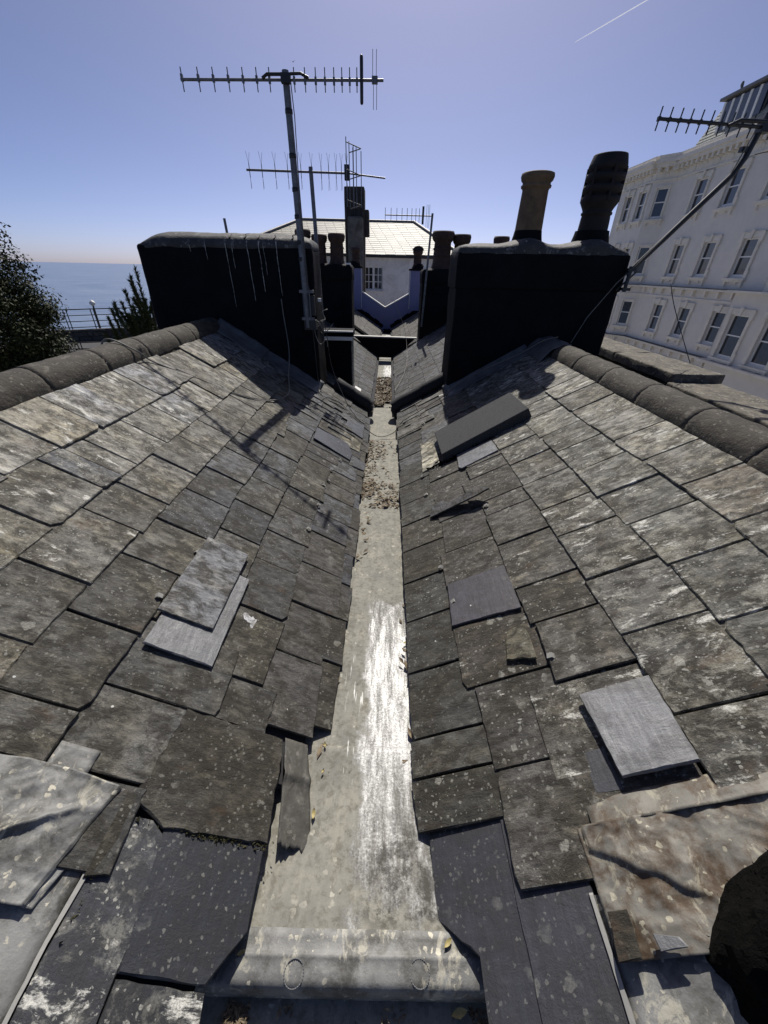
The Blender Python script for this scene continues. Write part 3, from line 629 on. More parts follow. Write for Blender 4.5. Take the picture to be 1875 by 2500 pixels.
# far sides of both ridges
for side, au, sgn, pr in (('L', 1.9, -1, roofL), ('R', 1.77, 1, roofR)):
    a = on(side, 0, au, -.02); x1 = a.x+sgn*1.2; z1 = a.z-1.2*.6
    MB().poly([(a.x, -.6, a.z), (a.x, 4.85, a.z), (x1, 4.85, z1), (x1, -.6, z1)], (0, 0, -.05)).build('far_slope', M_tar, pr)
# lead saddle at the foot of the right stack
sheet('R', lambda a, b: (3.86+.56*a, 1.55+.3*b, .03+.045*math.sin(b*3.1)+.012*mnoise.noise(Vector((a*6, b*6, 1)))), 12, 10, roofR, M_lead_dull, 'lead_saddle')
sheet('L', lambda a, b: (4.2+.22*a, 1.3+.55*b, .03+.08*a*a+.01*mnoise.noise(Vector((a*6, b*6, 4)))), 8, 14, roofL, M_lead_dull, 'lead_apron')
sheet('R', lambda a, b: (4.24+.2*a, .64+.95*b, .03+.08*a*a+.01*mnoise.noise(Vector((a*6, b*6, 2)))), 8, 16, roofR, M_lead_dull, 'lead_apron')
sheet('L', lambda a, b: (4.24+.2*a, .64+.7*b, .03+.08*a*a+.01*mnoise.noise(Vector((a*6, b*6, 8)))), 8, 14, roofL, M_lead_dull, 'lead_apron')

# lead clips (tingles) holding slipped slates
def clip(side, y, u, parent, ang=0.0, s=1.0):
    S = SL[side]; c = on(side, y, u, .03)
    a = S['x']; b = S['u']
    d1 = a*math.cos(ang)+b*math.sin(ang); d2 = -a*math.sin(ang)+b*math.cos(ang)
    mb = MB(); w = .011*s
    P = [(-.0, -.004), (.0, .006), (.022*s, .012), (.03*s, .0)]
    V = [c+d2*p[0]+S['n']*p[1]+d1*sx for p in P for sx in (-w, w)]
    V2 = [v+S['n']*.0025 for v in V]
    F = [(0, 1, 3, 2), (2, 3, 5, 4), (4, 5, 7, 6)]
    F2 = [tuple(8+i for i in reversed(f)) for f in F]
    F3 = [(0, 2, 10, 8), (2, 4, 12, 10), (4, 6, 14, 12), (1, 9, 11, 3), (3, 11, 13, 5), (5, 13, 15, 7), (0, 8, 9, 1), (6, 7, 15, 14)]
    mb.add(V+V2, F+F2+F3); return mb.build('slate_clip', M_leadclip, parent)
M_leadclip = mk_simple('bare_lead_clip', (.32, .315, .29), .5, metal=.2, var=.2, bumpd=.001)
for (y, u) in [(1.356, .735), (1.075, .762), (1.909, .283), (2.762, .253), (2.47, .272), (2.206, .268), (2.572, .25), (3.0, .2), (4.2, .25)]: clip('L', y, u, roofL, random.uniform(-.5, .5), .85)
for (y, u) in [(.923, .585), (1.345, .262), (1.994, .575), (2.433, .213), (2.726, .21), (3.824, .31), (4.112, .29), (1.624, .23)]: clip('R', y, u, roofR, random.uniform(-.5, .5), .9)

# white paint smear, daubed across one slate
def daub(side, pts, w, parent, mat, name, h=.024, seed=0):
    rn = random.Random(seed); V = []; F = []
    n = len(pts)
    for i, (y, u) in enumerate(pts):
        ww = w*(.35+.65*math.sin(math.pi*(i+.6)/(n+.2)))*rn.uniform(.75, 1.2)
        j = min(i, n-2); dy = pts[j+1][0]-pts[j][0]; du = pts[j+1][1]-pts[j][1]; L = math.hypot(dy, du) or 1
        V.append(on(side, y-du/L*ww+rn.gauss(0, .003), u+dy/L*ww+rn.gauss(0, .003), h)); V.append(on(side, y+du/L*ww+rn.gauss(0, .003), u-dy/L*ww+rn.gauss(0, .003), h))
    for i in range(n-1): F.append((2*i, 2*i+1, 2*i+3, 2*i+2))
    V2 = [v-SL[side]['n']*.004 for v in V]; m_ = len(V)
    F2 = [tuple(m_+k for k in reversed(f)) for f in F]
    F3 = [(2*i, 2*i+2, m_+2*i+2, m_+2*i) for i in range(n-1)]+[(2*i+1, m_+2*i+1, m_+2*i+3, 2*i+3) for i in range(n-1)]
    MB().add(V+V2, F+F2+F3).build(name, mat, parent)
M_smear = mk_simple('white_paint_daub', (.6, .6, .6), .7, var=.3, sc=60, bumpd=.004, dark=(.14, .135, .12), darkf=.9, dsc=45)
daub('L', [(1.16-.004*i, .455-.0105*i+.0003*i*i) for i in range(17)], .02, roofL, M_smear, 'paint_smear', .023, 3)
daub('R', [(1.03+.01*i, .80+.004*i) for i in range(5)], .012, roofR, M_smear, 'paint_smear', .024, 5)
# lead sheets at the near end of each slope
def leadL(a, b):
    y = .235+.235*a; ulo = .62-.07*a; uhi = .87+.0*a+.25*(1-b*0)
    u = ulo+(1.15-ulo)*b
    h = .034+.009*mnoise.noise(Vector((y*9, u*9, 3)))+.003*mnoise.noise(Vector((y*26, u*20, 5)))+.011*(.35-abs(mnoise.noise(Vector((y*13+u*6, u*11-y*4, 2)))))+.004*(.3-abs(mnoise.noise(Vector((y*34, u*30, 12)))))
    # crumpled fold running diagonally where the sheet has torn
    d = (y-.335)-(.756-u)*.6
    if u > .60: h += (.016+.006*mnoise.noise(Vector((u*40, 0, 3))))*math.exp(-((d+.008*mnoise.noise(Vector((u*22, 1, 3))))/.009)**2)*min(1, (u-.6)*8)
    if b < .04: h -= .012
    return (y+.014*math.sin(b*5)*a, u, h)
sheet('L', leadL, 60, 120, roofL, M_lead, 'lead_saddle')
sheet('L', lambda a, b: (-.2+.65*a, .57+.5*b-.012*a, .015+.006*mnoise.noise(Vector((a*7, b*7, 1)))), 26, 22, roofL, M_lead, 'lead_soaker')
special('L', [(-.2, .556), (-.2, .567), (.195, .567), (.294, .559), (.447, .557), (.449, .55), (.294, .549), (.195, .559)], roofL, M_leadclip, (1, 1, 1, 1), .019, .006, name='lead_edge', jag=.001)
sheet('L', lambda a, b: (.455+.085*a, .665+.1*b, .028+.004*mnoise.noise(Vector((a*5, b*5, 6)))), 8, 8, roofL, M_lead, 'lead_patch')
def flap(a, b):
    y = .437+.29*a; u0 = -.012+.075*a; u1 = .10+.05*a
    if a < .5: u1 -= .0
    e = .02*mnoise.noise(Vector((b*9, 0, 2)))*(1-a)**4
    return (y+e, u0+(u1-u0)*b, .02+.012*math.sin(a*2.2)+.012*math.exp(-((a-.62)/.06)**2)+.004*mnoise.noise(Vector((a*9, b*6, 0))))
M_flap = mk_simple('stained_lead_flap', (.085, .08, .068), .7, metal=.05, var=.3, sc=12, bumpd=.002, dark=(.05, .045, .035), darkf=.7, dsc=9, lich=.4, lc=(.3, .29, .25), lsc=60)
sheet('L', flap, 30, 14, roofL, M_flap, 'lead_flap')
def leadR(a, b):
    ulo = .488; y = .19+.235*a; u = ulo+(1.15-ulo)*b
    h = .03+.007*mnoise.noise(Vector((y*9, u*9, 13)))+.002*mnoise.noise(Vector((y*30, u*24, 15)))+.009*(.35-abs(mnoise.noise(Vector((y*13-u*6, u*11+y*4, 22)))))+.004*(.3-abs(mnoise.noise(Vector((y*34, u*30, 32)))))
    d = (y-.369)+(u-.516)*.53
    if .5 < u < .73: h += .012*(1/(1+math.exp(-(d+.007*mnoise.noise(Vector((u*26, 5, 3))))/.0025)))*min(1, (.73-u)*25)
    return (y, u, h)
sheet('R', leadR, 60, 120, roofR, M_lead_rust, 'lead_saddle')
sheet('R', lambda a, b: (-.2+.5*a, .47+.5*b, .012+.005*mnoise.noise(Vector((a*7, b*7, 21)))), 22, 20, roofR, M_lead, 'lead_soaker')
special('R', [(-.2, .462), (-.2, .477), (.303, .475), (.303, .466)], roofR, M_leadclip, (1, 1, 1, 1), .017, .006, name='lead_edge', jag=.001)
special('R', [(.186, .487), (.262, .497), (.262, .54), (.188, .535)], roofR, M_slate, (.05, .045, .035, .2), .05, .006, jag=.003)
sheet('R', lambda a, b: (.42+.065*a, .53+.62*b, .02+.02*(1-a)+.007*mnoise.noise(Vector((a*4, b*9, 31)))), 8, 30, roofR, M_lead_rust, 'lead_patch')
special('R', [(.196, .575), (.199, .63), (.214, .62), (.222, .572)], roofR, M_lead_dull, (1, 1, 1, 1), .052, .004, name='lead_dog_ear', jag=.001)
# moss in the joints
def moss(side, y, u, n, parent, sy=.05, su=.01, mat=None, sz=.006):
    rn = random.Random(int(y*997+u*131)); mb = MB()
    for i in range(n):
        c = on(side, y+rn.gauss(0, sy), u+rn.gauss(0, su), .016+rn.uniform(0, .01)); s = rn.uniform(.4, 1.2)*sz
        V = [c+Vector((rn.gauss(0, s), rn.gauss(0, s), rn.gauss(0, s))) for _ in range(4)]
        mb.add(V, [(0, 1, 2), (0, 2, 3), (0, 3, 1), (1, 3, 2)])
    return mb.build('moss_tuft', mat or M_moss, parent, kind='stuff')
moss('L', .42, .30, 380, roofL, .004, .07, None, .0035); moss('L', .43, .17, 100, roofL, .004, .02, None, .0035)
moss('L', .62, .5, 90, roofL, .02, .03, None, .0025); moss('R', 2.82, .55, 500, roofR, .02, .14, M_mossblack, .012)
moss('L', .3, .535, 30, roofL, .05, .005, None, .0025)

# ------------------------------------------------------------------ valley gutter
gut = thing('valley_gutter', 'pale lead-lined valley gutter running between the two slate slopes', 'gutter', (0, 0, 0))
def gut_edges(y):
    l = -.27 if y > .6 else -.43; r = .18 if y > .6 else .3
    return l-.12, r+.12
def strip(name, prof, x0, x1, mat, nx=18, amp=.004):
    V = []; F = []; k = len(prof)
    for (y, z) in prof:
        for i in range(nx+1):
            x = x0+(x1-x0)*i/nx
            V.append((x, y, z+amp*mnoise.noise(Vector((x*6, y*3, z)))+amp*.5*mnoise.noise(Vector((x*19, y*9, 1)))))
    for j in range(k-1):
        for i in range(nx): F.append((j*(nx+1)+i, j*(nx+1)+i+1, (j+1)*(nx+1)+i+1, (j+1)*(nx+1)+i))
    mb = MB(); mb.add(V, F, True); return mb.build(name, mat, gut)
def lin(a, b, n, z0, z1): return [(a+(b-a)*i/n, z0+(z1-z0)*i/n) for i in range(n+1)]
# the sole falls gently away from the lip
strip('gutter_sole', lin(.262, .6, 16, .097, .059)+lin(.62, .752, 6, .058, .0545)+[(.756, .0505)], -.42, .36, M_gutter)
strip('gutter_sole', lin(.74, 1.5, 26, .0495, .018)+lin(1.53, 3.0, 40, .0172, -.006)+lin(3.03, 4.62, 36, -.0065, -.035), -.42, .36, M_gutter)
strip('gutter_lip', [(y*.943, z+.062) for y, z in [(.30, .024), (.286, .0365), (.27, .037), (.25, .0365), (.243, .039), (.238, .042), (.232, .04), (.226, .0385), (.21, .038), (.195, .037), (.187, .034), (.181, .027), (.176, .014), (.173, -.006), (.172, -.03), (.178, -.05)]], -.44, .34, M_lead, 26, .0025)
strip('lower_sole', lin(-.5, .2, 24, .0, .022), -.5, .36, M_gutter)
strip('gutter_sole', [(4.5, -.035), (4.62, -.035), (4.75, -.03), (4.95, -.03), (5.0, -.045)], -.3, .3, M_gutter, 12)
for cx_, cy_ in ((-.196, .1935), (.114, .198)):
    pts = [(cx_+.024*math.cos(a), cy_+.0245*math.sin(a), .0995+ (.0 if math.sin(a) < .7 else .003)) for a in [2*math.pi*i/28 for i in range(28)]]
    mb = MB()
    for i in range(28):
        a = Vector(pts[i]); b = Vector(pts[(i+1) % 28])
        mb.tube([a.lerp(b, .05), a.lerp(b, .5)+Vector((0, 0, .0012)), a.lerp(b, .95)], [.0012, .0016, .0012], 6)
    mb.build('solder_ring', M_lead_dull, gut)

M_limerun = mk_simple('bird_lime', (.5, .49, .45), .8, var=.4, sc=60, bumpd=0, dark=(.03, .03, .03), darkf=.9, dsc=25)
# leaf litter and single leaves
def leaf_geo(mb, c, s, rn, up_=.6):
    a = rn.uniform(0, 6.283); d = Vector((math.cos(a), math.sin(a), rn.uniform(-.3, .5)*up_)); w = Vector((-math.sin(a), math.cos(a), rn.uniform(-.5, .5)*up_))
    c = Vector(c); k = Vector((0, 0, s*rn.uniform(.0, .5)))
    V = [c-d*s, c-w*s*.36+k*.4, c+d*s*1.05, c+w*s*.36+k, c+k*.2]
    mb.add(V, [(0, 1, 4), (1, 2, 4), (2, 3, 4), (3, 0, 4)])
def litter(name, label, spots, n, zf, seed, size=(.012, .028)):
    rn = random.Random(seed); mb = MB()
    for i in range(n):
        x0, x1, y0, y1, dens = rn.choices(spots, weights=[s[4] for s in spots])[0]
        x = rn.uniform(x0, x1); y = rn.uniform(y0, y1)
        if mnoise.noise(Vector((x*8, y*4, seed))) < rn.uniform(-.5, .25): continue
        leaf_geo(mb, (x, y, zf(y)+rn.uniform(.002, .02)), rn.uniform(*size), rn)
    o = mb.build(name, M_leaflitter); return tag(o, label, 'leaves', kind='stuff')
litter('leaf_litter', 'dry brown leaves and twigs drifted in the near gutter', [(-.22, -.08, 2.7, 3.5, 5), (-.2, .12, 2.55, 2.95, 6), (-.19, .0, 3.3, 3.95, 4), (-.2, -.1, 1.9, 2.6, 1), (-.2, .1, 3.0, 4.0, 2), (-.25, -.19, .7, 2.0, .8), (.09, .13, .5, 1.6, .5)], 900, lambda y: -.01 if y > 3.2 else (.0 if y > 2 else (.02 if y > 1.2 else .045)), 3)
litter('leaf_litter', 'thick bed of brown leaves filling the gutter beyond the black rolls', [(-.17, .12, 5.3, 6.9, 5)], 2600, lambda y: -.03, 4, (.018, .04))
litter('leaf_litter', 'clot of wet leaves and moss under the lead drip', [(-.36, -.3, .115, .155, 3), (-.23, -.19, .13, .155, 1), (.24, .28, .11, .155, 1.5), (.02, .08, .13, .155, .5)], 260, lambda y: .022, 5, (.005, .011))
for i, (x, y, z, s, a) in enumerate([(.21, .145, .045, .03, .2), (-.335, .225, .105, .016, .4), (-.26, .45, .085, .02, 1.3), (-.205, .53, .08, .022, 1.6), (-.2, .75, .065, .014, 1.8), (-.195, .66, .068, .012, 1.2), (.115, 1.24, .045, .014, .6), (.19, .25, .105, .02, .7)]):
    s *= .7; mb = MB(); d = Vector((math.cos(a), math.sin(a), .12)); w = Vector((-math.sin(a), math.cos(a), 0)); c = Vector((x, y, z))
    V = [c+d*s*t+w*s*.42*math.sin(math.pi*(t+1)/2)*sg+Vector((0, 0, .004*(1-abs(sg)*.0)*(t*t)+.002*abs(sg))) for t in (-1, -.5, 0, .5, 1) for sg in (-1, 0, 1)]
    F = [(j*3+k, j*3+k+1, j*3+k+4, j*3+k+3) for j in range(4) for k in range(2)]
    V2 = [v-Vector((0, 0, .0012)) for v in V]; F2 = [tuple(15+q for q in reversed(f)) for f in F]
    mb.add(V+V2, F+F2, True); o = mb.build('fallen_leaf', M_leafgreen)
    lab = ['olive leaf lying in the shade under the lead drip', 'yellow leaf wedged at the cut corner of the blue-black slate on the left', 'curled leaf below the torn lead flap', 'yellow leaf beside the edge of the lead flap', 'upper yellow leaf on the left edge of the gutter', 'lower yellow leaf on the left edge of the gutter', 'small leaf on the right edge of the gutter', 'brown leaf tucked beside the right cut corner'][i]
    tag(o, lab, 'leaf', 'single leaves along the gutter')

# ------------------------------------------------------------------ grey felted slab on the right slope
sl_ = thing('felted_slab', 'grey mineral-felted slab lying across the right slope below the stack', 'slab', tuple(on('R', 3.04, .78)))
def slabp(y, u, h): return on('R', y, u, h)
mb = MB(); mb.poly([slabp(2.80, .425, .02), slabp(3.30, .415, .02), slabp(3.325, 1.13, .02), slabp(2.85, 1.145, .02)][::-1], SL['R']['n']*.082)
mb.build('slab', M_foam, sl_, bevel=.008)
for u_ in (.5, 1.05): MB().obox(on('R', 3.06, u_, .0), SL['R']['x'], SL['R']['u'], SL['R']['n'], -.2, .2, -.02, .02, .015, .021).build('batten', M_wood, sl_)

# ------------------------------------------------------------------ black mossy stub at the lower right
bm = bmesh.new(); bmesh.ops.create_icosphere(bm, subdivisions=5, radius=1)
for v in bm.verts:
    q = v.co.copy(); d = 1+.06*mnoise.noise(q*2.2)+.03*mnoise.noise(q*6)+.015*mnoise.noise(q*15)+.012*mnoise.noise(q*34)
    q = q*d; v.co = Vector((q.x*.42, q.y*.22, q.z*.32))
    v.co = v.co+Vector((1.1, .16, .42))
stub = from_bm('wall_stub', bm, M_mossblack)
rn = random.Random(6); mb = MB()
for v in stub.data.vertices:
    for _ in range(2):
        d = (v.normal+Vector((rn.gauss(0, .6), rn.gauss(0, .6), rn.gauss(0, .6)))).normalized(); s_ = rn.uniform(.003, .009); w = d.orthogonal().normalized()*.0015
        if rn.random() < .6: mb.add([v.co-w, v.co+w, v.co+d*s_], [(0, 1, 2)])
mb.build('moss_fuzz', M_mossblack, stub, kind='stuff')
tag(stub, 'rounded black mossy stub in deep shade at the lower right corner', 'wall stub')

# ------------------------------------------------------------------ left stack
stL = thing('chimney_stack', 'broad black-painted stack without pots on the left, streaked with bird lime', 'chimney', (-1.57, 4.66, .9))
from_bm('stack_body', rough_box(-2.42, -.745, 4.41, 4.93, .1, 1.735, .06, .007, 4, .035, seed=3), M_stack, stL, True)
def capfn(p):
    e = max(0, min(1, (-p.x-2.12)/.32))
    return p+Vector((0, 0, -.075*e*e if p.z > 1.7 else 0))
from_bm('capping', rough_box(-2.421, -.744, 4.411, 4.929, 1.69, 1.785, .045, .007, 6, .042, topdome=.06, seed=8, fn=capfn), M_cap, stL, True)
for xx in (-1.52, -1.38, -1.25, -1.1, -.93):   # tar seams over the capping
    pts = []
    for i in range(15):
        fy = i/14*1.84-.92; pts.append((xx+.012*math.sin(i*1.3), 4.67+.268*fy, 1.782+.06*max(0, 1-abs(fy)**2.2)))
    MB().tube(pts, .005, 6).build('tar_seam', M_tar, stL)
rn = random.Random(2)
for x0, zb, w in ((-1.754, 1.62, .0016), (-1.56, 1.22, .0022), (-1.50, 1.55, .0014), (-1.355, 1.28, .0024), (-1.243, 1.36, .003), (-1.2, 1.5, .0014), (-1.08, 1.33, .003), (-1.9, 1.68, .0016)):
    n = 14; V = []; F = []
    for i in range(n+1):
        z = 1.775-(1.775-zb)*i/n; x = x0+.006*mnoise.noise(Vector((x0*9, z*9, 0)))+.03*(1.775-z)/1; ww = w*(1.1-.6*i/n)*rn.uniform(.4, 1.2)*(2.6 if i == 0 else 1)
        for sx in (-1, 1): V.append((x+sx*ww, 4.4015 if z < 1.74 else 4.4015+.02*(z-1.74)/.035, z))
    for i in range(n): F.append((2*i, 2*i+1, 2*i+3, 2*i+2))
    V2 = [(q[0], q[1]+.012, q[2]) for q in V]; k = len(V)
    F += [tuple(k+a for a in reversed(f)) for f in F]+[(2*i, 2*i+2, k+2*i+2, k+2*i) for i in range(n)]+[(2*i+1, k+2*i+1, k+2*i+3, 2*i+3) for i in range(n)]
    MB().add(V+V2, F).build('bird_lime_run', M_limerun, stL)

# ------------------------------------------------------------------ right stack with two pots
stR = thing('chimney_stack', 'black-painted stack on the right with one buff pot and one louvred pot', 'chimney', (1.47, 4.66, .9))
from_bm('stack_body', rough_box(.665, 2.27, 4.41, 4.95, .1, 1.45, .06, .007, 4, .03, seed=21), M_tar, stR, True)
from_bm('oversail', rough_box(.648, 2.285, 4.396, 4.965, 1.42, 1.728, .06, .007, 5, .02, seed=23), M_tar, stR, True)
def flaun(p):
    k = .055*math.exp(-((p.x-1.33)/.15)**2)+.06*math.exp(-((p.x-1.96)/.18)**2)
    return p+Vector((0, 0, (k if p.z > 1.72 else 0)-.06*max(0, p.x-2.0)))
from_bm('flaunching', rough_box(.652, 2.28, 4.4, 4.96, 1.675, 1.768, .045, .008, 6, .04, topdome=.04, seed=29, fn=flaun), M_cap, stR, True)
pot = MB().lathe((1.345, 4.66, 1.755), [(.165, 0), (.15, .06), (.135, .12), (.128, .16)], 28).build('pot_base', M_tar, stR)
pot = MB().lathe((1.345, 4.66, 1.755), [(.127, .14), (.122, .3), (.118, .46), (.122, .475), (.135, .483), (.138, .497), (.126, .505), (.126, .52), (.142, .535), (.15, .56), (.146, .585), (.128, .592), (.105, .59), (.1, .4), (.1, .15)], 32, wob=.015).build('chimney_pot', M_buff, stR)
pot['label'] = 'buff clay pot with a moulded rim'
MB().lathe((1.975, 4.68, 1.755), [(.2, 0), (.18, .06), (.16, .14), (.155, .17)], 28).build('pot_base', M_tar, stR)
lp = MB().lathe((1.975, 4.68, 1.755), [(.137, .15), (.131, .26), (.127, .29), (.137, .295), (.139, .31), (.128, .32), (.14, .345), (.162, .38), (.168, .41), (.166, .43), (.142, .438), (.142, .452), (.171, .462), (.172, .495), (.168, .512), (.142, .52), (.142, .535), (.17, .545), (.17, .578), (.166, .594), (.14, .602), (.14, .616), (.168, .625), (.162, .66), (.145, .72), (.142, .728), (.12, .728), (.115, .3)], 32).build('chimney_pot', M_darkpot, stR)
lp['label'] = 'dark louvred terracotta pot'
for k in range(6):
    a = 2*math.pi*k/6+.55; ca, sa = math.cos(a), math.sin(a)
    MB().obox((1.975+ca*.146, 4.68+sa*.146, 2.125), (-sa, ca, 0), (ca, sa, 0), (0, 0, 1), -.012, .012, -.01, .024, .02, .27).build('louvre_rib', M_darkpot, lp)

# ------------------------------------------------------------------ aerials
def rods(mb, c, a, r, n=6): mb.tube([Vector(c)-Vector(a), Vector(c)+Vector(a)], r, n)
def aerial(label, loc): return thing('television_aerial', label, 'aerial', loc, 'television aerials on the stacks')
a1 = aerial('tall aerial on the black left stack with a long comb boom and black folded dipole', (-.83, 4.36, 1.07))
MX, MY = -.825, 4.355
MB().tube([(MX+.004, MY, 1.05), (MX-.006, MY, 1.8), (MX-.022, MY, 2.865)], [.03, .029, .0265], 14).build('mast', M_alu, a1)
BZ = 2.792
MB().tube([(-1.66, 4.315, BZ), (-.08, 4.315, BZ+.02)], .0095, 10).build('boom', M_alu, a1)
for q in (140, 250, 350, 450, 548, 640, 725, 890, 962, 1033, 1095, 1155, 1208, 1260, 1308):
    x = -1.66+(q-130)*1.58/1355
    mb = MB(); rods(mb, (x, 4.315, BZ+.02*(x+1.66)/1.58), (0, 0, .068), .0042); mb.box(x-.008, x+.008, 4.305, 4.325, BZ-.012, BZ+.03)
    mb.build('director', M_alu, a1)
x = -.25; mb = MB()
loop = [(x, 4.315, BZ+.02+.135*math.cos(t)*1.0) for t in (0,)]
pts = []
for i in range(33):
    t = 2*math.pi*i/32; yy = .03*math.copysign(abs(math.sin(t))**.5, math.sin(t)); zz = .125*math.copysign(abs(math.cos(t))**.6, math.cos(t))
    pts.append((x, 4.315+yy*.4, BZ+.018+zz))
mb.tube(pts, .0125, 8, False); mb.build('folded_dipole', M_blackplastic, a1)
mb = MB()
for dx, dz in ((0, 1), (.028, 1), (.008, -1), (.033, -1)):
    rods(mb, (-.165+dx, 4.315+.02*dz, BZ+.02+dz*.085), (0, .002, .085), .0022, 5)
mb.box(-.17, -.125, 4.3, 4.33, BZ, BZ+.04); mb.build('reflector', M_alu, a1)
mb = MB(); mb.tube([(-1.02, 4.30, BZ+.012), (-.98, 4.3, BZ+.035), (-.86, 4.3, BZ+.037)], .011, 8); mb.tube([(-.80, 4.3, BZ+.04), (-.72, 4.3, BZ+.043), (-.66, 4.3, BZ+.02)], .01, 8)
mb.box(-.875, -.8, 4.29, 4.33, BZ-.01, BZ+.045); mb.build('mast_clamp', M_blackplastic, a1)
for z in (2.62, 2.35, 2.13, 1.94, 1.75, 1.62): MB().lathe((MX-.01-(z-1.6)*.008, MY, z), [(.028, 0), (.031, .004), (.031, .03), (.028, .034)], 12).build('tape_band', M_blackplastic, a1)
MB().tube([(MX+.02, 4.325, BZ), (MX+.03, 4.33, 2.6), (MX+.024, 4.33, 2.2), (MX+.03, 4.335, 1.7), (MX+.04, 4.34, 1.3), (MX+.05, 4.37, .9), (MX+.06, 4.39, .5)], .004, 6).build('downlead', M_cable, a1)
mb = MB(); mb.box(MX-.035, MX+.035, 4.375, 4.405, 1.1, 1.42); mb.box(MX-.055, MX+.08, 4.33, 4.40, 1.36, 1.385); mb.box(MX-.05, MX+.07, 4.33, 4.40, 1.12, 1.145)
mb.tube([(MX+.045, 4.32, 1.12), (MX+.045, 4.32, 1.4)], .006, 6); mb.build('wall_bracket', M_alu, a1)
mb = MB(); mb.box(MX+.02, MX+.085, 4.345, 4.40, 1.16, 1.34); mb.build('amplifier_box', M_blackplastic, a1)
mb = MB(); mb.box(MX-.03, MX+.09, 4.33, 4.40, 1.03, 1.12); mb.build('junction_box', M_blackplastic, a1)

a2 = aerial('thin-rodded aerial standing second behind the tall one, with an upright grid reflector', (-.88, 5.6, 1.2))
MB().tube([(-.86, 5.6, .9), (-.895, 5.6, 2.51)], .0225, 12).build('mast', M_alu, a2)
MB().tube([(-1.6, 5.58, 2.47), (-.49, 5.58, 2.46)], .011, 8).build('boom', M_alu, a2)
MB().tube([(-.49, 5.58, 2.46), (-.07, 5.58, 2.425)], .008, 8).build('boom_tail', M_alu, a2)
for q in (575, 660, 750, 835, 925, 998, 1062, 1113, 1163, 1200, 1235):
    x = -1.6+(q-555)*1.12/690; mb = MB()
    rods(mb, (x, 5.58, 2.465), (0, 0, .06), .004)
    for sx in (-1, 1):
        mb.tube([(x, 5.58, 2.52), (x+sx*.011, 5.58+sx*.03, 2.62)], .0015, 4); mb.tube([(x, 5.58, 2.41), (x+sx*.011, 5.58-sx*.03, 2.31)], .0015, 4)
    mb.build('director', M_alu, a2)
mb = MB()
for i, (x, y) in enumerate(((-.49, 5.50), (-.465, 5.58), (-.425, 5.64), (-.39, 5.6), (-.42, 5.52), (-.335, 5.56))):
    mb.tube([(x, y, 2.16), (x, y, 2.74-.02*i)], .005, 6)
for z in (2.68, 2.46, 2.2): mb.tube([(-.49, 5.50, z+.02), (-.335, 5.56, z-.02)], .005, 6); mb.tube([(-.335, 5.56, z-.02), (-.465, 5.58, z-.05)], .005, 6)
mb.build('reflector', M_alu, a2)
mb = MB(); mb.box(-.52, -.47, 5.55, 5.61, 2.40, 2.53); mb.build('dipole_box', M_blackplastic, a2)
a3 = aerial('short aerial on the farther right stack with a black dipole before the white house', (.69, 8.42, 1.0))
MB().tube([(.66, 8.42, .62), (.69, 8.42, 1.5), (.725, 8.42, 2.41)], .019, 10).build('mast', M_alu, a3)
MB().tube([(-.1, 8.4, 2.372), (.74, 8.4, 2.37)], .009, 8).build('boom', M_alu, a3)
for i in range(8):
    x = -.095+[0, .1, .2, .29, .38, .46, .53, .59][i]; mb = MB(); rods(mb, (x, 8.4, 2.372), (0, 0, .1), .0045, 5); mb.build('director', M_alu, a3)
mb = MB(); mb.tube([(.56, 8.4, 2.25), (.56, 8.4, 2.5)], .018, 8); mb.build('folded_dipole', M_blackplastic, a3)
mb = MB(); [rods(mb, (.62+dx, 8.4, 2.365), (0, 0, .16), .003, 5) for dx in (0, .03, .05)]; mb.build('reflector', M_alu, a3)
a4 = aerial('aerial on a bent arm reaching out from the right stack before the white hotel', (2.31, 4.38, 1.5))
MB().tube([(2.27, 4.36, 1.575), (2.55, 4.36, 1.895), (2.83, 4.36, 2.216), (2.915, 4.36, 2.315), (2.965, 4.36, 2.42), (3.02, 4.36, 2.69)], .0225, 12).build('mast', M_blackplastic, a4)
A4 = Vector((2.135, 4.33, 2.638)); B4 = Vector((3.4, 4.33, 2.585))
MB().tube([A4, B4], .012, 8).build('boom', M_ironpaint, a4)
for i in range(15):
    c = A4.lerp(B4, .003+i*.0668); mb = MB(); rods(mb, c, (.004, 0, .072), .0052); mb.box(c.x-.01, c.x+.01, 4.32, 4.345, c.z-.014, c.z+.014); mb.build('director', M_ironpaint, a4)
mb = MB(); mb.tube([(2.7, 4.31, 2.60), (2.78, 4.31, 2.635), (3.02, 4.31, 2.63), (3.1, 4.31, 2.6)], .013, 8); mb.box(2.97, 3.06, 4.3, 4.38, 2.57, 2.64); mb.build('mast_clamp', M_blackplastic, a4)
mb = MB(); mb.box(2.9, 2.95, 4.34, 4.38, 2.455, 2.49); mb.build('clip_block', M_blackplastic, a4)
mb = MB(); mb.tube([(2.29, 4.35, 1.43), (2.29, 4.35, 1.64)], .018, 8); mb.box(2.26, 2.335, 4.33, 4.385, 1.6, 1.625); mb.box(2.26, 2.335, 4.33, 4.385, 1.44, 1.465); mb.tube([(2.22, 4.37, 1.44), (2.35, 4.34, 1.6)], .008, 6); mb.build('wall_bracket', M_ironpaint, a4)
MB().tube([(2.95, 4.33, 2.6), (2.88, 4.335, 2.31), (2.56, 4.335, 1.94), (2.3, 4.34, 1.62), (2.2, 4.36, 1.5), (2.02, 4.39, 1.2), (1.92, 4.395, .95)], .005, 6).build('downlead', M_cablelight, a4)

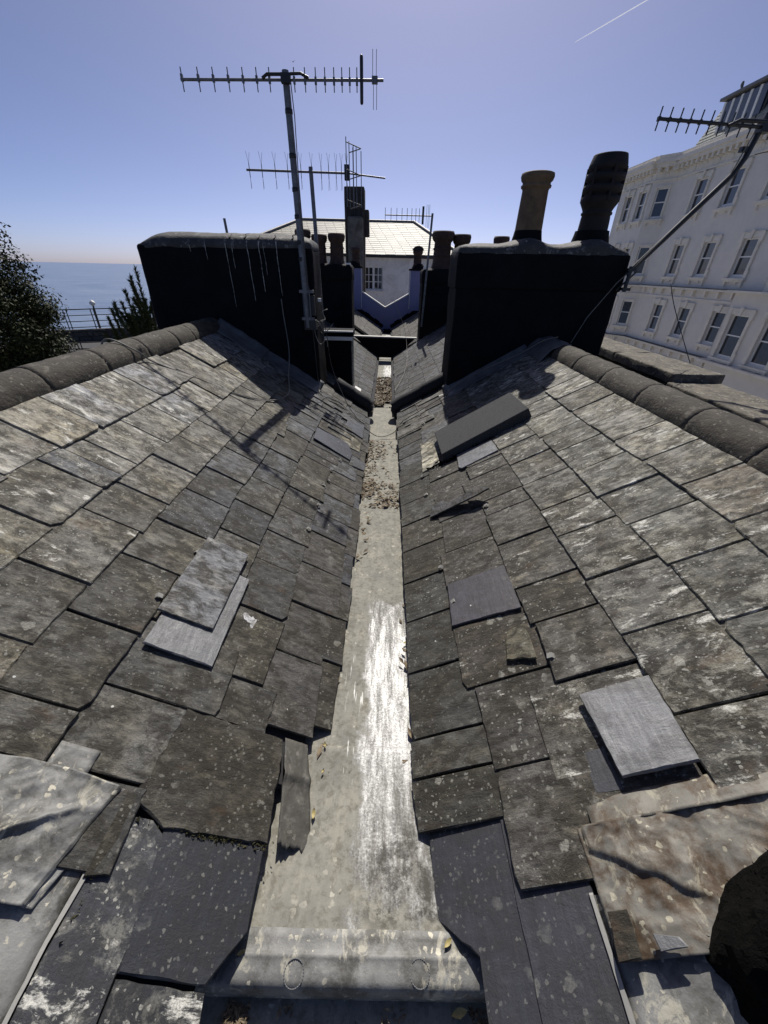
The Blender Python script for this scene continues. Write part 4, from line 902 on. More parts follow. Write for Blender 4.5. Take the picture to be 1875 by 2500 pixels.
# ------------------------------------------------------------------ loose cables
def cable(pts, r, label, mat, sub=8):
    P = [Vector(p) for p in pts]; out = []
    for i in range(len(P)-1):
        p0 = P[max(i-1, 0)]; p1 = P[i]; p2 = P[i+1]; p3 = P[min(i+2, len(P)-1)]
        for k in range(sub):
            t = k/sub
            out.append(.5*((2*p1)+(p2-p0)*t+(2*p0-5*p1+4*p2-p3)*t*t+(3*p1-p0-3*p2+p3)*t*t*t))
    out.append(P[-1])
    return tag(MB().tube(out, r, 6).build('cable', mat), label, 'cable', 'slack aerial cables')
cable([(-1.95, 2.7, .95), (-1.86, 2.72, 1.145), (-1.71, 2.78, 1.07), on('L', 2.86, 1.72, .03), on('L', 3.0, 1.45, .025), on('L', 3.12, 1.15, .03), on('L', 3.3, .98, .03), on('L', 3.62, .87, .06), (-.98, 3.95, .66), (-1.02, 4.25, .85), (-1.07, 4.38, 1.15), (-1.08, 4.4, 1.3)], .0055, 'grey cable looping over the left ridge and up the black stack', M_cablelight)
cable([on('L', 2.95, 1.6, .028), on('L', 3.06, 1.3, .028), on('L', 3.2, 1.08, .028), on('L', 3.42, .92, .03)], .004, 'thin second cable lying beside the looping one on the left slope', M_cable)
cable([on('R', 4.3, .63, .03), on('R', 4.2, .8, .12), on('R', 4.2, 1.1, .12), on('R', 4.15, 1.45, .1), on('R', 4.1, 1.68, .12), on('R', 3.95, 1.78, .13)], .005, 'cable climbing along the foot of the right stack to its ridge', M_cablelight)
cable([(-.77, 4.38, .42), on('L', 4.2, .55, .03), on('L', 4.25, .35, .04), on('L', 4.1, .12, .04), (-.1, 4.05, .01), (.08, 4.1, .03), on('R', 4.2, .1, .04), on('R', 4.25, .35, .04), on('R', 4.3, .62, .04)], .0045, 'black cable crossing the gutter from stack to stack', M_cable)
cable([(-.78, 4.4, .9), (-.765, 4.4, .5), on('L', 4.25, .6, .03), on('L', 4.35, .4, .035), on('L', 4.22, .2, .035), on('L', 4.15, .05, .04)], .0045, 'grey cable dropping down the corner of the left stack', M_cablelight)
cable([(-.70, 4.5, 1.25), (-.66, 4.52, .95), (-.62, 4.55, .6), on('L', 4.3, .25, .05), on('L', 4.12, .02, .05)], .004, 'long slack cable hanging between the stack and the gutter', M_cable)
cable([on('R', 8.3, .5, .9), on('R', 8.0, .45, .4), on('R', 7.4, .3, .06), on('R', 6.4, .2, .04), on('R', 5.6, .02, .05)], .0035, 'cable sagging down the cut slates beyond the right roll', M_cablelight)
cable([(3.0, 4.05, .84), (2.75, 4.2, 1.3), (2.72, 4.35, 1.5)], .004, 'thin wire standing up from the parapet beside the right stack', M_cable)
cable([(3.02, 4.34, 2.44), (3.15, 4.3, 2.45), (3.35, 4.3, 2.38)], .004, 'short wire curling off the bent aerial arm', M_cable)
rn = random.Random(3)
for k in range(5):
    p = Vector((-.77+rn.uniform(-.02, .05), 4.36, 1.05)); pts = [p]
    for i in range(5): p = p+Vector((rn.uniform(-.05, .06), rn.uniform(-.02, .05), rn.uniform(-.1, .07))); pts.append(p)
    cable(pts, .004, ['topmost', 'shortest', 'lowest', 'leftmost', 'longest'][k]+' of the tangled wire ends around the junction box on the left stack', M_cablelight, 5)
mb = MB(); mb.box(-.72, -.69, 4.44, 4.47, 1.28, 1.31); wc = mb.build('cable_clip', M_white); tag(wc, 'small white plastic clip on the side of the left stack', 'clip')

# ------------------------------------------------------------------ black rolls of the party wall
for side, u0, u1, lab in (('L', .01, .52, 'short black felt-covered roll left of the gutter'), ('R', -.01, .78, 'long black felt-covered roll right of the gutter')):
    mb = MB(); pts = [on(side, 4.77+.01*math.sin(i), u0+(u1-u0)*i/14, .075+.004*mnoise.noise(Vector((i*.7, 0, 1)))) for i in range(15)]
    mb.tube(pts, [.083+.003*mnoise.noise(Vector((i*.9, 3, 1))) for i in range(15)], 18)
    o = thing('felt_roll', lab, 'roll', tuple(pts[0]), 'black rolls over the party wall'); mb.build('roll', M_felt, o)
    S = SL[side]; e = pts[0]; MB().obox(e, S['x'], S['u'], S['n'], -.075, .075, -.03, .02, -.14, .0).build('roll_end', M_felt, o, bevel=.01)
pw = MB(); pw.poly([(-3, 4.72, -2), (3, 4.72, -2), (2.3, 4.72, 1.0), (1.6, 4.72, .85), (.12, 4.72, -.06), (-.22, 4.72, -.06), (-1.8, 4.72, .98), (-2.4, 4.72, 1.0)], (0, .12, 0))
tag(pw.build('party_wall', M_render), 'low party wall hidden under the slates between the two near roofs', 'wall')

# ------------------------------------------------------------------ second valley roof (cut slates)
def neigh_roof(label, y0, y1, sides, grp, base):
    t = thing('slate_roof', label, 'roof', (0, (y0+y1)/2, .2), grp)
    rn = random.Random(int(y0*10))
    for side, us, zoff in sides:
        a, b, c, d = [on(side, yy, uu, -.006)+Vector((0, 0, zoff)) for yy, uu in ((y0, -.06), (y1, -.06), (y1, us[-1]+.3), (y0, us[-1]+.3))]
        MB().poly([a, b, c, d], -SL[side]['n']*.03).build('roof_deck', M_deck, t)
        meshes = [slate_mesh(.252, .5, .007, rn.uniform(-.003, .003), False, rn, 5, .002) for _ in range(6)]
        for k, u in enumerate(us):
            y = y0+(.13 if k % 2 else 0)-.13
            while y < y1:
                yc = y+.13
                if yc < y1-.1 and yc > y0+.1:
                    o = put('slate', meshes[rn.randrange(6)], side, yc, u+rn.uniform(-.008, .008), .012+rn.uniform(0, .002), .023, t, M_slate, (0, 0, 0, 0), yaw=rn.uniform(-.006, .006))
                    o.location.z += zoff
                    f = rn.uniform(.8, 1.25); o.color = (base[0]*f, base[1]*f, base[2]*f, .06)
                y += .262
    return t
neigh_roof('second valley roof of neat dark cut slates beyond the black rolls', 4.86, 8.5, (('L', [.0, .23, .46, .69, .92], 0), ('R', [.0, .23, .46, .69, .92, 1.15, 1.38], 0)), 'neighbouring valley roofs', (.088, .09, .097))
# its gutter
g2 = thing('valley_gutter', 'second leaf-choked valley gutter beyond the black rolls', 'gutter', (0, 6.6, -.05))
mb = MB(); V = []; F = []
for j in range(30):
    for i in range(9): x = -.4+.7*i/8; y = 4.9+3.7*j/29; V.append((x, y, -.05+.005*mnoise.noise(Vector((x*5, y*3, 2)))))
for j in range(29):
    for i in range(8): F.append((j*9+i, j*9+i+1, j*9+i+10, j*9+i+9))
mb.add(V, F, True).build('gutter_sole', M_gutter, g2)
lw = MB(); lw.obox(on('L', 4.98, .02, .03), SL['L']['x'], SL['L']['u'], SL['L']['n'], 0, .12, .05, .4, 0, .012); tag(lw.build('lead_strip', M_lead), 'bright lead strip behind the short black roll', 'lead strip')

# boarded box with white fascia behind the left stack
bx = thing('roof_box', 'dark boarded box with a white painted fascia behind the left stack', 'roof box', (-.66, 5.5, .3))
MB().box(-.875, -.47, 5.3, 5.55, .05, .845).build('carcass', M_stack, bx)
MB().box(-.9, -.44, 5.275, 5.56, .844, .858).build('lid_soffit', M_tar, bx)
MB().box(-.89, -.445, 5.27, 5.30, .80, .842).build('fascia', M_white, bx)
MB().box(-.9, -.44, 5.31, 5.58, .86, .905).build('lid', M_tar, bx)
MB().box(-.9, -.44, 5.28, 5.31, .893, .908).build('lid_edge', M_white, bx)
MB().box(-.468, -.455, 5.31, 5.54, .12, .83).build('lit_side_strip', M_lead, bx)  # pale facing that paints the box's narrow right side as sunlit
mb = MB(); mb.obox((-.45, 5.2, .19), (0, 1, 0), (.85, 0, -.5), (.5, 0, .85), 0, .12, 0, .09, 0, .05); tag(mb.build('lead_block', M_white), 'white folded lead block at the foot of the boarded box', 'lead block')

# party wall board across the second valley
wb_ = thing('valley_board', 'black board closing the second valley, with a white lead top edge', 'board', (-.06, 8.5, .2))
MB().poly([(-.24, 8.5, .02), (.14, 8.5, .02), (.56, 8.5, .395), (-.68, 8.5, .41)], (0, .05, 0)).build('board', M_tar, wb_)
MB().poly([(-.7, 8.47, .405), (.58, 8.47, .39), (.58, 8.47, .412), (-.7, 8.47, .428)], (0, .12, 0)).build('lead_edge', M_leadclip, wb_)

# ------------------------------------------------------------------ third valley roof and farther stacks
t3 = neigh_roof('third valley roof of slates running up to the lilac wall', 8.6, 12.88, (('L', [.0, .23, .46, .69, .92], 0), ('R', [.0, .23, .46, .69, .92], 0)), 'neighbouring valley roofs', (.115, .113, .108))
MB().box(-.24, .15, 8.6, 12.88, -.08, -.04).build('gutter_sole', M_gutter, t3)
MB().box(-.14, .08, 12.5, 12.87, -.035, .05).build('lead_sump', M_tar, t3)
for yy in (9.55, 9.75): MB().obox(on('L', yy, .22, .02), SL['L']['x'], SL['L']['u'], SL['L']['n'], 0, .05, 0, .75, 0, .05).build('lead_roll', M_tar, t3)
def small_pot(c, h, r, parent, mat, cowl=False):
    prof = [(r*1.25, 0), (r*1.1, h*.12), (r, h*.2), (r*.92, h*.72), (r*1.0, h*.74), (r*1.18, h*.8), (r*1.25, h*.93), (r*1.15, h), (r*.85, h*.99), (r*.8, h*.4)]
    p = MB().lathe(c, prof, 20).build('chimney_pot', mat, parent)
    for k in range(2): MB().lathe((c[0], c[1], c[2]+h*(.35+.18*k)), [(r*1.0, 0), (r*1.07, h*.02), (r*1.0, h*.05)], 20).build('pot_band', mat, p)
    if cowl:
        V = []
        mb = MB(); pts = []
        for i in range(9):
            a = math.pi*i/8; pts.append((c[0]-math.cos(a)*r*1.35, c[1], c[2]+h*1.0+math.sin(a)*r*.9))
        mb.poly([(q[0], q[1]-r*1.1, q[2]) for q in pts], (0, r*2.2, 0)); mb.build('cowl', M_darkpot, p)
    return p
def stack(label, x0, x1, y0, y1, z0, z1, mat, pots, capz=.1, seed=1):
    t = thing('chimney_stack', label, 'chimney', ((x0+x1)/2, (y0+y1)/2, z0))
    from_bm('stack_body', rough_box(x0, x1, y0, y1, z0, z1-capz, .15, .006, 4, .025, seed=seed), mat, t, True)
    from_bm('capping', rough_box(x0-.015, x1+.015, y0-.015, y1+.015, z1-capz-.16, z1, .1, .006, 5, .05, topdome=.03, seed=seed+1), mat, t, True)
    for (x, y, h, r, m_, cw) in pots: small_pot((x, y, z1-.005), h, r, t, m_, cw)
    MB().box(x0+.01, x0+.09, y0+.0, y0+.1, z1+.012, z1+.045).build('mortar_wedge', M_white, t); MB().box(x1-.09, x1-.01, y0, y0+.1, z1+.012, z1+.04).build('mortar_wedge', M_white, t)
    return t
stack('black stack with terracotta pots behind the left one, above the boarded box', -1.75, -.715, 8.45, 9.05, .2, 1.62, M_tar, [(-1.0, 8.75, .5, .13, M_terra, 0), (-1.32, 8.75, .48, .12, M_terra, 0), (-1.62, 8.75, .55, .12, M_terra, 0)], seed=4)
stack('black stack with large terracotta pots behind the right one', .635, 2.4, 8.6, 9.2, .2, 1.58, M_tar, [(1.0, 8.9, .62, .17, M_terra, 0), (1.36, 8.95, .58, .14, M_terra, 0), (2.1, 8.9, .56, .12, M_terra, 0)], seed=7)
# lilac wall with its two stacks
LY = 12.9
lw_ = thing('lilac_wall', 'lilac painted parapet wall with a white V-shaped coping', 'wall', (-.1, LY, 0))
MB().poly([(-1.6, LY, -.5), (1.6, LY, -.5), (1.6, LY, 1.3), (1.03, LY, 1.2), (.578, LY, .958), (-.108, LY, .595), (-.783, LY, .993), (-1.6, LY, 1.4)], (0, .16, 0)).build('wall', M_purple, lw_)
for (xa, za), (xb, zb) in (((-.79, .997), (-.108, .595)), ((-.108, .595), (.59, .965))):
    L = math.hypot(xb-xa, zb-za); d = Vector(((xb-xa)/L, 0, (zb-za)/L)); n_ = Vector((-d.z, 0, d.x))
    MB().obox((xa, LY-.02, za), d, (0, 1, 0), n_, -.01, L+.008, 0, .2, 0.002, .03).build('coping', M_white, lw_)
for sd_, us_ in (('L', (-.02, 1.1)), ('R', (-.02, 1.1))):
    nst = 7
    for k in range(nst):
        ua = us_[0]+(us_[1]-us_[0])*k/nst; ub = us_[0]+(us_[1]-us_[0])*(k+1)/nst; S_ = SL[sd_]
        MB().obox(on(sd_, LY-.012, ua, .02), (0, 1, 0), S_['u'], S_['n'], 0, .01, 0, ub-ua-.002, 0, .1+.02*(k % 2)).build('flashing', M_tar, lw_)
def lstack(label, x0, x1, z1, cowl, sx):
    t = thing('chimney_stack', label, 'chimney', ((x0+x1)/2, LY+.2, .5))
    MB().box(x0, x1, LY-.025, LY+.5, .55, z1).build('stack_body', M_purple, t)
    MB().box(x0-.025, x1+.025, LY-.05, LY+.53, z1, z1+.045).build('capping', M_tar, t)
    xe = x1 if sx > 0 else x0
    MB().box(xe-.008 if sx > 0 else xe-.005, xe+.005 if sx > 0 else xe+.008, LY-.033, LY-.0255, .6, z1).build('white_edge', M_white, t)
    c = (x0+x1)/2
    MB().lathe((c, LY+.25, z1+.04), [(.2, 0), (.18, .05), (.13, .11), (.12, .13)], 16).build('pot_base', M_tar, t)
    small_pot((c+.03*sx, LY+.25, z1+.09), .4, .115, t, M_terra, cowl)
lstack('narrow lilac stack with one plain pot left of the V coping', -1.2, -.801, 1.586, False, 1)
lstack('narrow lilac stack with a hooded pot right of the V coping', .594, 1.06, 1.555, True, -1)

# ------------------------------------------------------------------ white house with hipped roof
wh = thing('white_house', 'white rendered house with a pale hipped slate roof and a small-paned window', 'house', (-1.6, 17, -3))
def wall_open(name, o, ds, dn, s0, s1, z0, z1, openings, mat, parent, depth=.18, back=True):
    """wall face with real openings and reveals; o origin, ds along, dn outward normal"""
    o, ds, dn = Vector(o), Vector(ds), Vector(dn); up_ = Vector((0, 0, 1))
    ss = sorted({s0, s1, *[v for q in openings for v in q[:2]]}); zs = sorted({z0, z1, *[v for q in openings for v in q[2:4]]})
    mb = MB()
    inside = lambda s, z: any(q[0] < s < q[1] and q[2] < z < q[3] for q in openings)
    for a, b in zip(ss[:-1], ss[1:]):
        for c, d in zip(zs[:-1], zs[1:]):
            if not inside((a+b)/2, (c+d)/2):
                mb.add([o+ds*a+up_*c, o+ds*b+up_*c, o+ds*b+up_*d, o+ds*a+up_*d], [(0, 1, 2, 3)])
    for (a, b, c, d) in openings:
        P = [o+ds*a+up_*c, o+ds*b+up_*c, o+ds*b+up_*d, o+ds*a+up_*d]; Q = [p_-dn*depth for p_ in P]
        mb.add(P+Q, [(0, 1, 5, 4), (1, 2, 6, 5), (2, 3, 7, 6), (3, 0, 4, 7)])
    me = mb
    ob = mb.build(name, mat, parent)
    return ob
wall_open('wall', (0, 16, 0), (1, 0, 0), (0, -1, 0), -5.5, 2.3, -8, 1.97, [(-.9, -.23, .93, 1.66)], M_house, wh)
for y0_, x_ in ((16, 2.3), (16, -5.5)): MB().poly([(x_, 16, -8), (x_, 22, -8), (x_, 22, 1.97), (x_, 16, 1.97)], (.02 if x_ < 0 else -.02, 0, 0)).build('wall', M_house, wh)
wn = MB()
wn.box(-.9, -.86, 16.06, 16.12, .93, 1.66); wn.box(-.27, -.23, 16.06, 16.12, .93, 1.66); wn.box(-.86, -.27, 16.06, 16.12, 1.615, 1.66); wn.box(-.86, -.27, 16.06, 16.12, .93, .975); wn.box(-.6, -.525, 16.055, 16.12, .975, 1.615)
for a, b in ((-.86, -.6), (-.525, -.27)):
    wn.box((a+b)/2-.012, (a+b)/2+.012, 16.07, 16.11, .975, 1.615)
    for z in (1.18, 1.39): wn.box(a, b, 16.072, 16.108, z, z+.02)
win = wn.build('window', M_white, wh)
for a, b in ((-.86, -.6), (-.525, -.27)):
    MB().box(a, b, 16.095, 16.10, .975, 1.615).build('pane', M_glass, win)
MB().box(-.93, -.2, 15.93, 16.02, .885, .928).build('sill', M_house, win)
MB().box(-5.6, 2.45, 15.86, 15.998, 1.93, 1.975).build('soffit', M_hoteltrim, wh)
MB().tube([(-5.6, 15.8, 1.99), (2.5, 15.8, 1.95)], .055, 10).build('rain_gutter', M_ironpaint, wh)
MB().tube([(-.98, 15.9, 1.9), (-.98, 15.93, .2)], .04, 8).build('rain_pipe', M_render, wh)
EA = [Vector((-5.67, 15.78, 2.0)), Vector((2.47, 15.78, 2.0)), Vector((2.47, 22.2, 2.0)), Vector((-5.67, 22.2, 2.0))]
RA_, RB_ = Vector((-3.54, 19, 3.16)), Vector((.92, 19, 3.15))
MB().add([*EA, RA_, RB_], [(0, 1, 5, 4), (1, 2, 5), (2, 3, 4, 5), (3, 0, 4)]).build('roof_deck', M_deck, wh)
rn = random.Random(41); mb = MB()
nrow = 17
for k in range(nrow):
    f0 = k/nrow; f1 = min(1, (k+1.25)/nrow)
    xl = EA[0].lerp(RA_, f0).x; xr = EA[1].lerp(RB_, f0).x
    y0_, z0_ = 15.78+3.22*f0, 2.0+1.155*f0; y1_, z1_ = 15.78+3.22*f1, 2.0+1.155*f1
    x = xl-(.17 if k % 2 else 0)
    while x < xr-.03:
        xa, xb = max(x, xl), min(x+.335, xr); h = .013+rn.uniform(0, .004)
        if xb-xa > .03:
            mb.add([(xa, y0_, z0_+h), (xb, y0_, z0_+h), (xb, y1_, z1_+.008), (xa, y1_, z1_+.008), (xa, y0_+.003, z0_), (xb, y0_+.003, z0_)], [(0, 1, 2, 3), (4, 5, 1, 0)])
        x += .345
mb.build('roof_slates', M_houseslate, wh, kind='stuff')
MB().tube([RA_+Vector((0, 0, .02)), RB_+Vector((0, 0, .02))], .06, 8).build('ridge', M_lead_dull, wh)
for a, b in ((EA[0], RA_), (EA[1], RB_)): MB().tube([a+Vector((0, 0, .02)), b+Vector((0, 0, .02))], .07, 8).build('hip', M_lead_dull, wh)
tc = thing('chimney_stack', 'tall dark brick stack with a pale rendered flue in front of the white house', 'chimney', (-1.0, 14.2, 1))
from_bm('stack_body', rough_box(-1.355, -.775, 14.2, 14.85, -2, 3.56, .3, .01, 3, .03, seed=6), M_brick, tc, True)
from_bm('stack_shoulder', rough_box(-.795, -.645, 14.3, 14.8, 2.41, 3.05, .3, .01, 3, .03, seed=61), M_brick, tc, True)
from_bm('rendered_flue', rough_box(-1.25, -.80, 13.88, 14.2, -2, 2.85, .3, .008, 3, .06, seed=9), M_render, tc, True)
for x in (-1.29, -1.18, -1.05, -.93, -.82): MB().tube([(x, 14.17, 2.78), (x, 14.17, 3.48)], .012, 5).build('strap', M_ironpaint, tc)

# ------------------------------------------------------------------ white hotel on the right
ht = thing('white_hotel', 'tall white stucco hotel with moulded windows, bracketed cornice and slate mansard', 'hotel', (23, 34, -10))
UP = Vector((0, 0, 1))
FLOORS = [(5.55, 7.45), (1.62, 3.62), (-2.3, -.38), (-6.3, -4.4)]
def sash_window(o, ds, dn, s, z0, z1, w, parent, big=False, plain=False, variant=0):
    """one sash window: frame > panes, surround, keystone, sill"""
    o, ds, dn = Vector(o), Vector(ds), Vector(dn)
    ob = lambda mb, a, b, c, d, e, f: mb.obox(o+ds*s, ds, dn, UP, a, b, c, d, e, f)
    h = w/2; zm = (z0+z1)/2+.05
    mb = MB(); fr = .075
    ob(mb, -h, -h+fr, -.16, -.09, z0, z1); ob(mb, h-fr, h, -.16, -.09, z0, z1); ob(mb, -h+fr, h-fr, -.16, -.09, z1-fr, z1); ob(mb, -h+fr, h-fr, -.16, -.09, z0, z0+fr*1.4)
    ob(mb, -h+fr, h-fr, -.15, -.085, zm-.035, zm+.035)
    wd = mb.build('window', M_white, parent)
    mb = MB(); ob(mb, -h+fr, h-fr, -.15, -.14, zm+.035, z1-fr); mb.build('pane', M_glass, wd)
    mb = MB(); ob(mb, -h+fr, h-fr, -.155, -.145, z0+fr*1.4, zm-.035); mb.build('pane', M_glass, wd)
    if (int(s*10)+int(z0*7)) % 3 == 0:
        mb = MB(); ob(mb, -h+fr, h-fr, -.138, -.133, zm+.1+.25*((int(s*7)) % 3), z1-fr); mb.build('blind', M_blind, wd)
    mb = MB(); t = .2
    e = .09
    if not plain:
        ob(mb, -h-t, -h-.004, .004, e, z0-.1, z1+.0); ob(mb, h+.004, h+t, .004, e, z0-.1, z1+.0); ob(mb, -h-t, h+t, .004, e, z1+.004, z1+.28)
        ob(mb, -h-t-.09, -h-.03, .002, e+.02, z1-.22, z1+.30); ob(mb, h+.03, h+t+.09, .002, e+.02, z1-.22, z1+.30); ob(mb, -h-t-.09, h+t+.09, .0, e+.035, z1+.285, z1+.33)
        ob(mb, -h-t-.08, -h-.03, .002, e+.015, z0-.1, z0+.35); ob(mb, h+.03, h+t+.08, .002, e+.015, z0-.1, z0+.35)
        mb.build('surround', M_hoteltrim, wd)
        mb = MB(); mb.poly([o+ds*(s+q)+dn*(e+.005)+UP*zz for q, zz in ((-.07, z1-.05), (.07, z1-.05), (.12, z1+.4), (-.12, z1+.4))], dn*.07); mb.build('keystone', M_hoteltrim, wd)
    else:
        ob(mb, -h-.14, -h-.004, .004, .05, z0-.1, z1+.16); ob(mb, h+.004, h+.14, .004, .05, z0-.1, z1+.16); ob(mb, -h-.004, h+.004, .004, .05, z1+.004, z1+.16); mb.build('surround', M_hoteltrim, wd)
    mb = MB(); ob(mb, -h-.3, h+.3, .0, .2, z0-.2, z0-.1); ob(mb, -h-.22, h+.22, .0, .14, z0-.3, z0-.2); ob(mb, -h-.18, -h-.02, .0, .11, z0-.55, z0-.3); ob(mb, h+.02, h+.18, .0, .11, z0-.55, z0-.3); ob(mb, -.25, .25, .0, .06, z0-.42, z0-.3)
    mb.build('sill', M_hoteltrim, wd)
    return wd
def run(o, ds, dn, L, cols, floors, parent, wdt=1.0, plain=False, top=8.35, bot=-12):
    ops = []
    for s in cols:
        for (z0, z1) in floors: ops.append((s-wdt/2, s+wdt/2, z0, z1))
    wall_open('wall', o, ds, dn, 0, L, bot, top, ops, M_hotel, parent, .2)
    mb = MB().obox(o, ds, dn, UP, 0, L, -.6, -.22, bot, top); mb.build('room_backing', M_interior, parent)
    for s in cols:
        for (z0, z1) in floors: sash_window(o, ds, dn, s, z0, z1, wdt, parent, plain=plain)
def bands(o, ds, dn, L, parent, ext=(0, 0)):
    e0, e1 = ext
    def band(name, z0, z1, d, mat=None): MB().obox(o, ds, dn, UP, -e0*d, L+e1*d, .001, d, z0, z1).build(name, mat or M_hoteltrim, parent)
    band('cornice', 8.9, 9.15, .62); band('cornice', 8.68, 8.9, .5); band('frieze_moulding', 7.88, 7.98, .1); band('blocking_course', 9.15, 9.42, .4)
    band('frieze', 7.98, 8.68, .03)
    n = int(L/.52)
    for i in range(n):
        s = (i+.5)*L/n
        MB().obox(o, ds, dn, UP, s-.11, s+.11, .032, .44, 8.42, 8.678).build('modillion', M_hoteltrim, parent)
    for i in range(max(1, int(L/1.15))):
        s = (i+.5)*L/max(1, int(L/1.15)); c = Vector(o)+Vector(ds)*s+UP*8.2; V = []; F = []
        d_ = Vector(ds); n_ = Vector(dn)
        for rr, hh in ((.17, .03), (.15, .08), (.11, .06), (.0, .09)):
            for k in range(12): V.append(c+d_*rr*math.cos(k*math.pi/6)+UP*rr*math.sin(k*math.pi/6)+n_*hh)
        for j in range(3):
            for k in range(12): F.append((j*12+k, j*12+(k+1) % 12, (j+1)*12+(k+1) % 12, (j+1)*12+k))
        MB().add(V, F, True).build('roundel', M_hoteltrim, parent)
    for z in (.86, -3.2):
        band('string_course', z-.12, z+.0, .3); MB().obox(o, ds, dn, UP, 0, L, .001, .32, z+.002, z+.05).build('ledge', M_hstring, parent); band('string_frieze', z-.75, z-.62, .08)
        for i in range(int(L/1.25)):
            s = (i+.5)*1.25; MB().obox(o, ds, dn, UP, s-.09, s+.09, .002, .2, z-.5, z-.125).build('bracket', M_hoteltrim, parent)
FO = Vector((22, 39.0, 0)); FD = Vector((0, -1, 0)); FN = Vector((-1, 0, 0))
run(FO, FD, FN, 17.0, [3.3, 6.6, 10.1, 13.4], FLOORS, ht, 1.2)
bands(FO, FD, FN, 17.0, ht)
# canted corner and wing
CO = Vector((21.0, 40.3, 0)); CE = Vector((22, 39.0, 0)); CD = (CE-CO).normalized(); CN = Vector((CD.y, -CD.x, 0))
CN = Vector((-abs(CN.x), -abs(CN.y), 0)).normalized(); CL = (CE-CO).length
run(CO, CD, CN, CL, [CL/2], FLOORS, ht, .85, True); bands(CO, CD, CN, CL, ht)
WO = Vector((21.0, 45.6, 0))
run(WO, Vector((0, -1, 0)), FN, 5.3, [1.9, 4.2], FLOORS, ht, 1.15); bands(WO, Vector((0, -1, 0)), FN, 5.3, ht)
# projecting bay at the near end of the lower floors
BO = Vector((21.4, 27.6, 0))
wall_ops = [(.55, 1.95, -2.75, -.36), (3.2, 4.6, -2.75, -.36), (.55, 1.95, 1.5, 3.7), (3.2, 4.6, 1.5, 3.7)]
wall_open('wall', BO, FD, FN, 0, 6, -12, .78, wall_ops[:2], M_hotel, ht, .2)
MB().box(21.4, 22, 27.58, 27.6, -12, .78).build('wall', M_hotel, ht)
for s in (1.25, 3.9): sash_window(BO, FD, FN, s, -2.75, -.36, 1.4, ht)
MB().obox(BO, FD, FN, UP, -.3, 6, -.5, .35, .78, .9).build('bay_ledge', M_hoteltrim, ht)
MB().obox(BO, FD, FN, UP, -.45, 6, -.55, .45, -3.25, -3.1).build('bay_ledge', M_hoteltrim, ht)
MB().obox(BO, FD, FN, UP, .0, 6, -.6, -.22, -12, .7).build('room_backing', M_interior, ht)
BO2 = Vector((21.55, 25.9, 0))
wall_open('wall', BO2, FD, FN, 0, 5, .9, 4.6, [(.55, 1.75, 1.5, 3.7)], M_hotel, ht, .2); MB().box(21.55, 22, 25.88, 25.9, .9, 4.6).build('wall', M_hotel, ht)
sash_window(BO2, FD, FN, 1.15, 1.5, 3.7, 1.2, ht)
MB().obox(BO2, FD, FN, UP, -.2, 5, -.45, .25, 4.6, 4.75).build('bay_ledge', M_hoteltrim, ht)
# mansard with dormer
MB().poly([(22.3, 22, 9.42), (22.3, 38.9, 9.42), (23.4, 38.2, 12.0), (23.4, 22, 12.0)], (.1, 0, 0)).build('mansard_deck', M_deck, ht)
MB().poly([(22.3, 38.9, 9.42), (40, 38.9, 9.42), (40, 38.2, 12.0), (23.4, 38.2, 12.0)], (0, -.05, 0)).build('mansard_deck', M_mansard, ht)
mb = MB(); rn = random.Random(8); nrow = 13
for k in range(nrow):
    f0, f1 = k/nrow, min(1, (k+1.2)/nrow); xa, za = 22.3+1.1*f0, 9.42+2.58*f0; xb, zb = 22.3+1.1*f1, 9.42+2.58*f1
    y = 22-(.2 if k % 2 else 0); ymax = 38.9-.7*f0
    while y < ymax:
        ya, yb = max(22, y), min(y+.39, ymax); h = .04+rn.uniform(0, .01)
        mb.add([(xa-h, ya, za), (xa-h, yb, za), (xb-.012, yb, zb), (xb-.012, ya, zb), (xa, ya, za+.003), (xa, yb, za+.003)], [(3, 2, 1, 0), (0, 1, 5, 4)]); y += .405
mb.build('mansard_slates', M_mansard, ht, kind='stuff')
dm = MB(); dm.box(22.62, 24, 33.3, 37.3, 10.0, 11.7); do_ = dm.build('dormer', M_ironpaint, ht)
for i in range(5):
    y = 33.5+i*.76; MB().box(22.55, 22.61, y, y+.5, 10.15, 11.55).build('dormer_pane', M_glass, do_)
    MB().box(22.53, 22.61, y+.52, y+.72, 10.1, 11.6).build('dormer_mullion', M_white, do_)
MB().box(22.3, 24.2, 33.1, 37.5, 11.7, 11.85).build('dormer_roof', M_lead_dull, do_)
MB().box(23.2, 32, 21.8, 38.4, 12.0, 12.25).build('roof_edge', M_lead_dull, ht)
for i, y in enumerate((37.2, 34.9, 32.4)):
    MB().tube([(23.3, y, 12.25), (23.3, y+.1, 12.5), (23.28, y+.05, 12.65)], [.06, .1, .05], 6).build('finial', M_lead, ht)
MB().box(22.7, 45, 22, 45.5, -12, 9.3).build('rear_block', M_hotel, ht)

# ------------------------------------------------------------------ stone parapet beyond the right ridge
pr = thing('parapet_wall', 'stone-coped parapet wall beyond the right ridge', 'wall', (3.0, 4, 0))
MB().box(2.82, 3.1, -1, 8, -3, .64).build('wall', M_render, pr)
def coping(x0, x1, y0, y1, z0, z1, seed):
    from_bm('coping_stone', rough_box(x0, x1, y0, y1, z0, z1, .06, .008, 9, .015, seed=seed), M_stone, pr, True)
coping(2.72, 3.2, 3.80, 4.95, .69, .79, 1); coping(2.72, 3.2, 4.96, 6.4, .69, .79, 2); coping(2.72, 3.2, 6.41, 8.0, .69, .79, 5)
coping(2.66, 3.16, 2.45, 3.78, .625, .715, 3); coping(2.66, 3.16, 1.1, 2.44, .625, .715, 4)

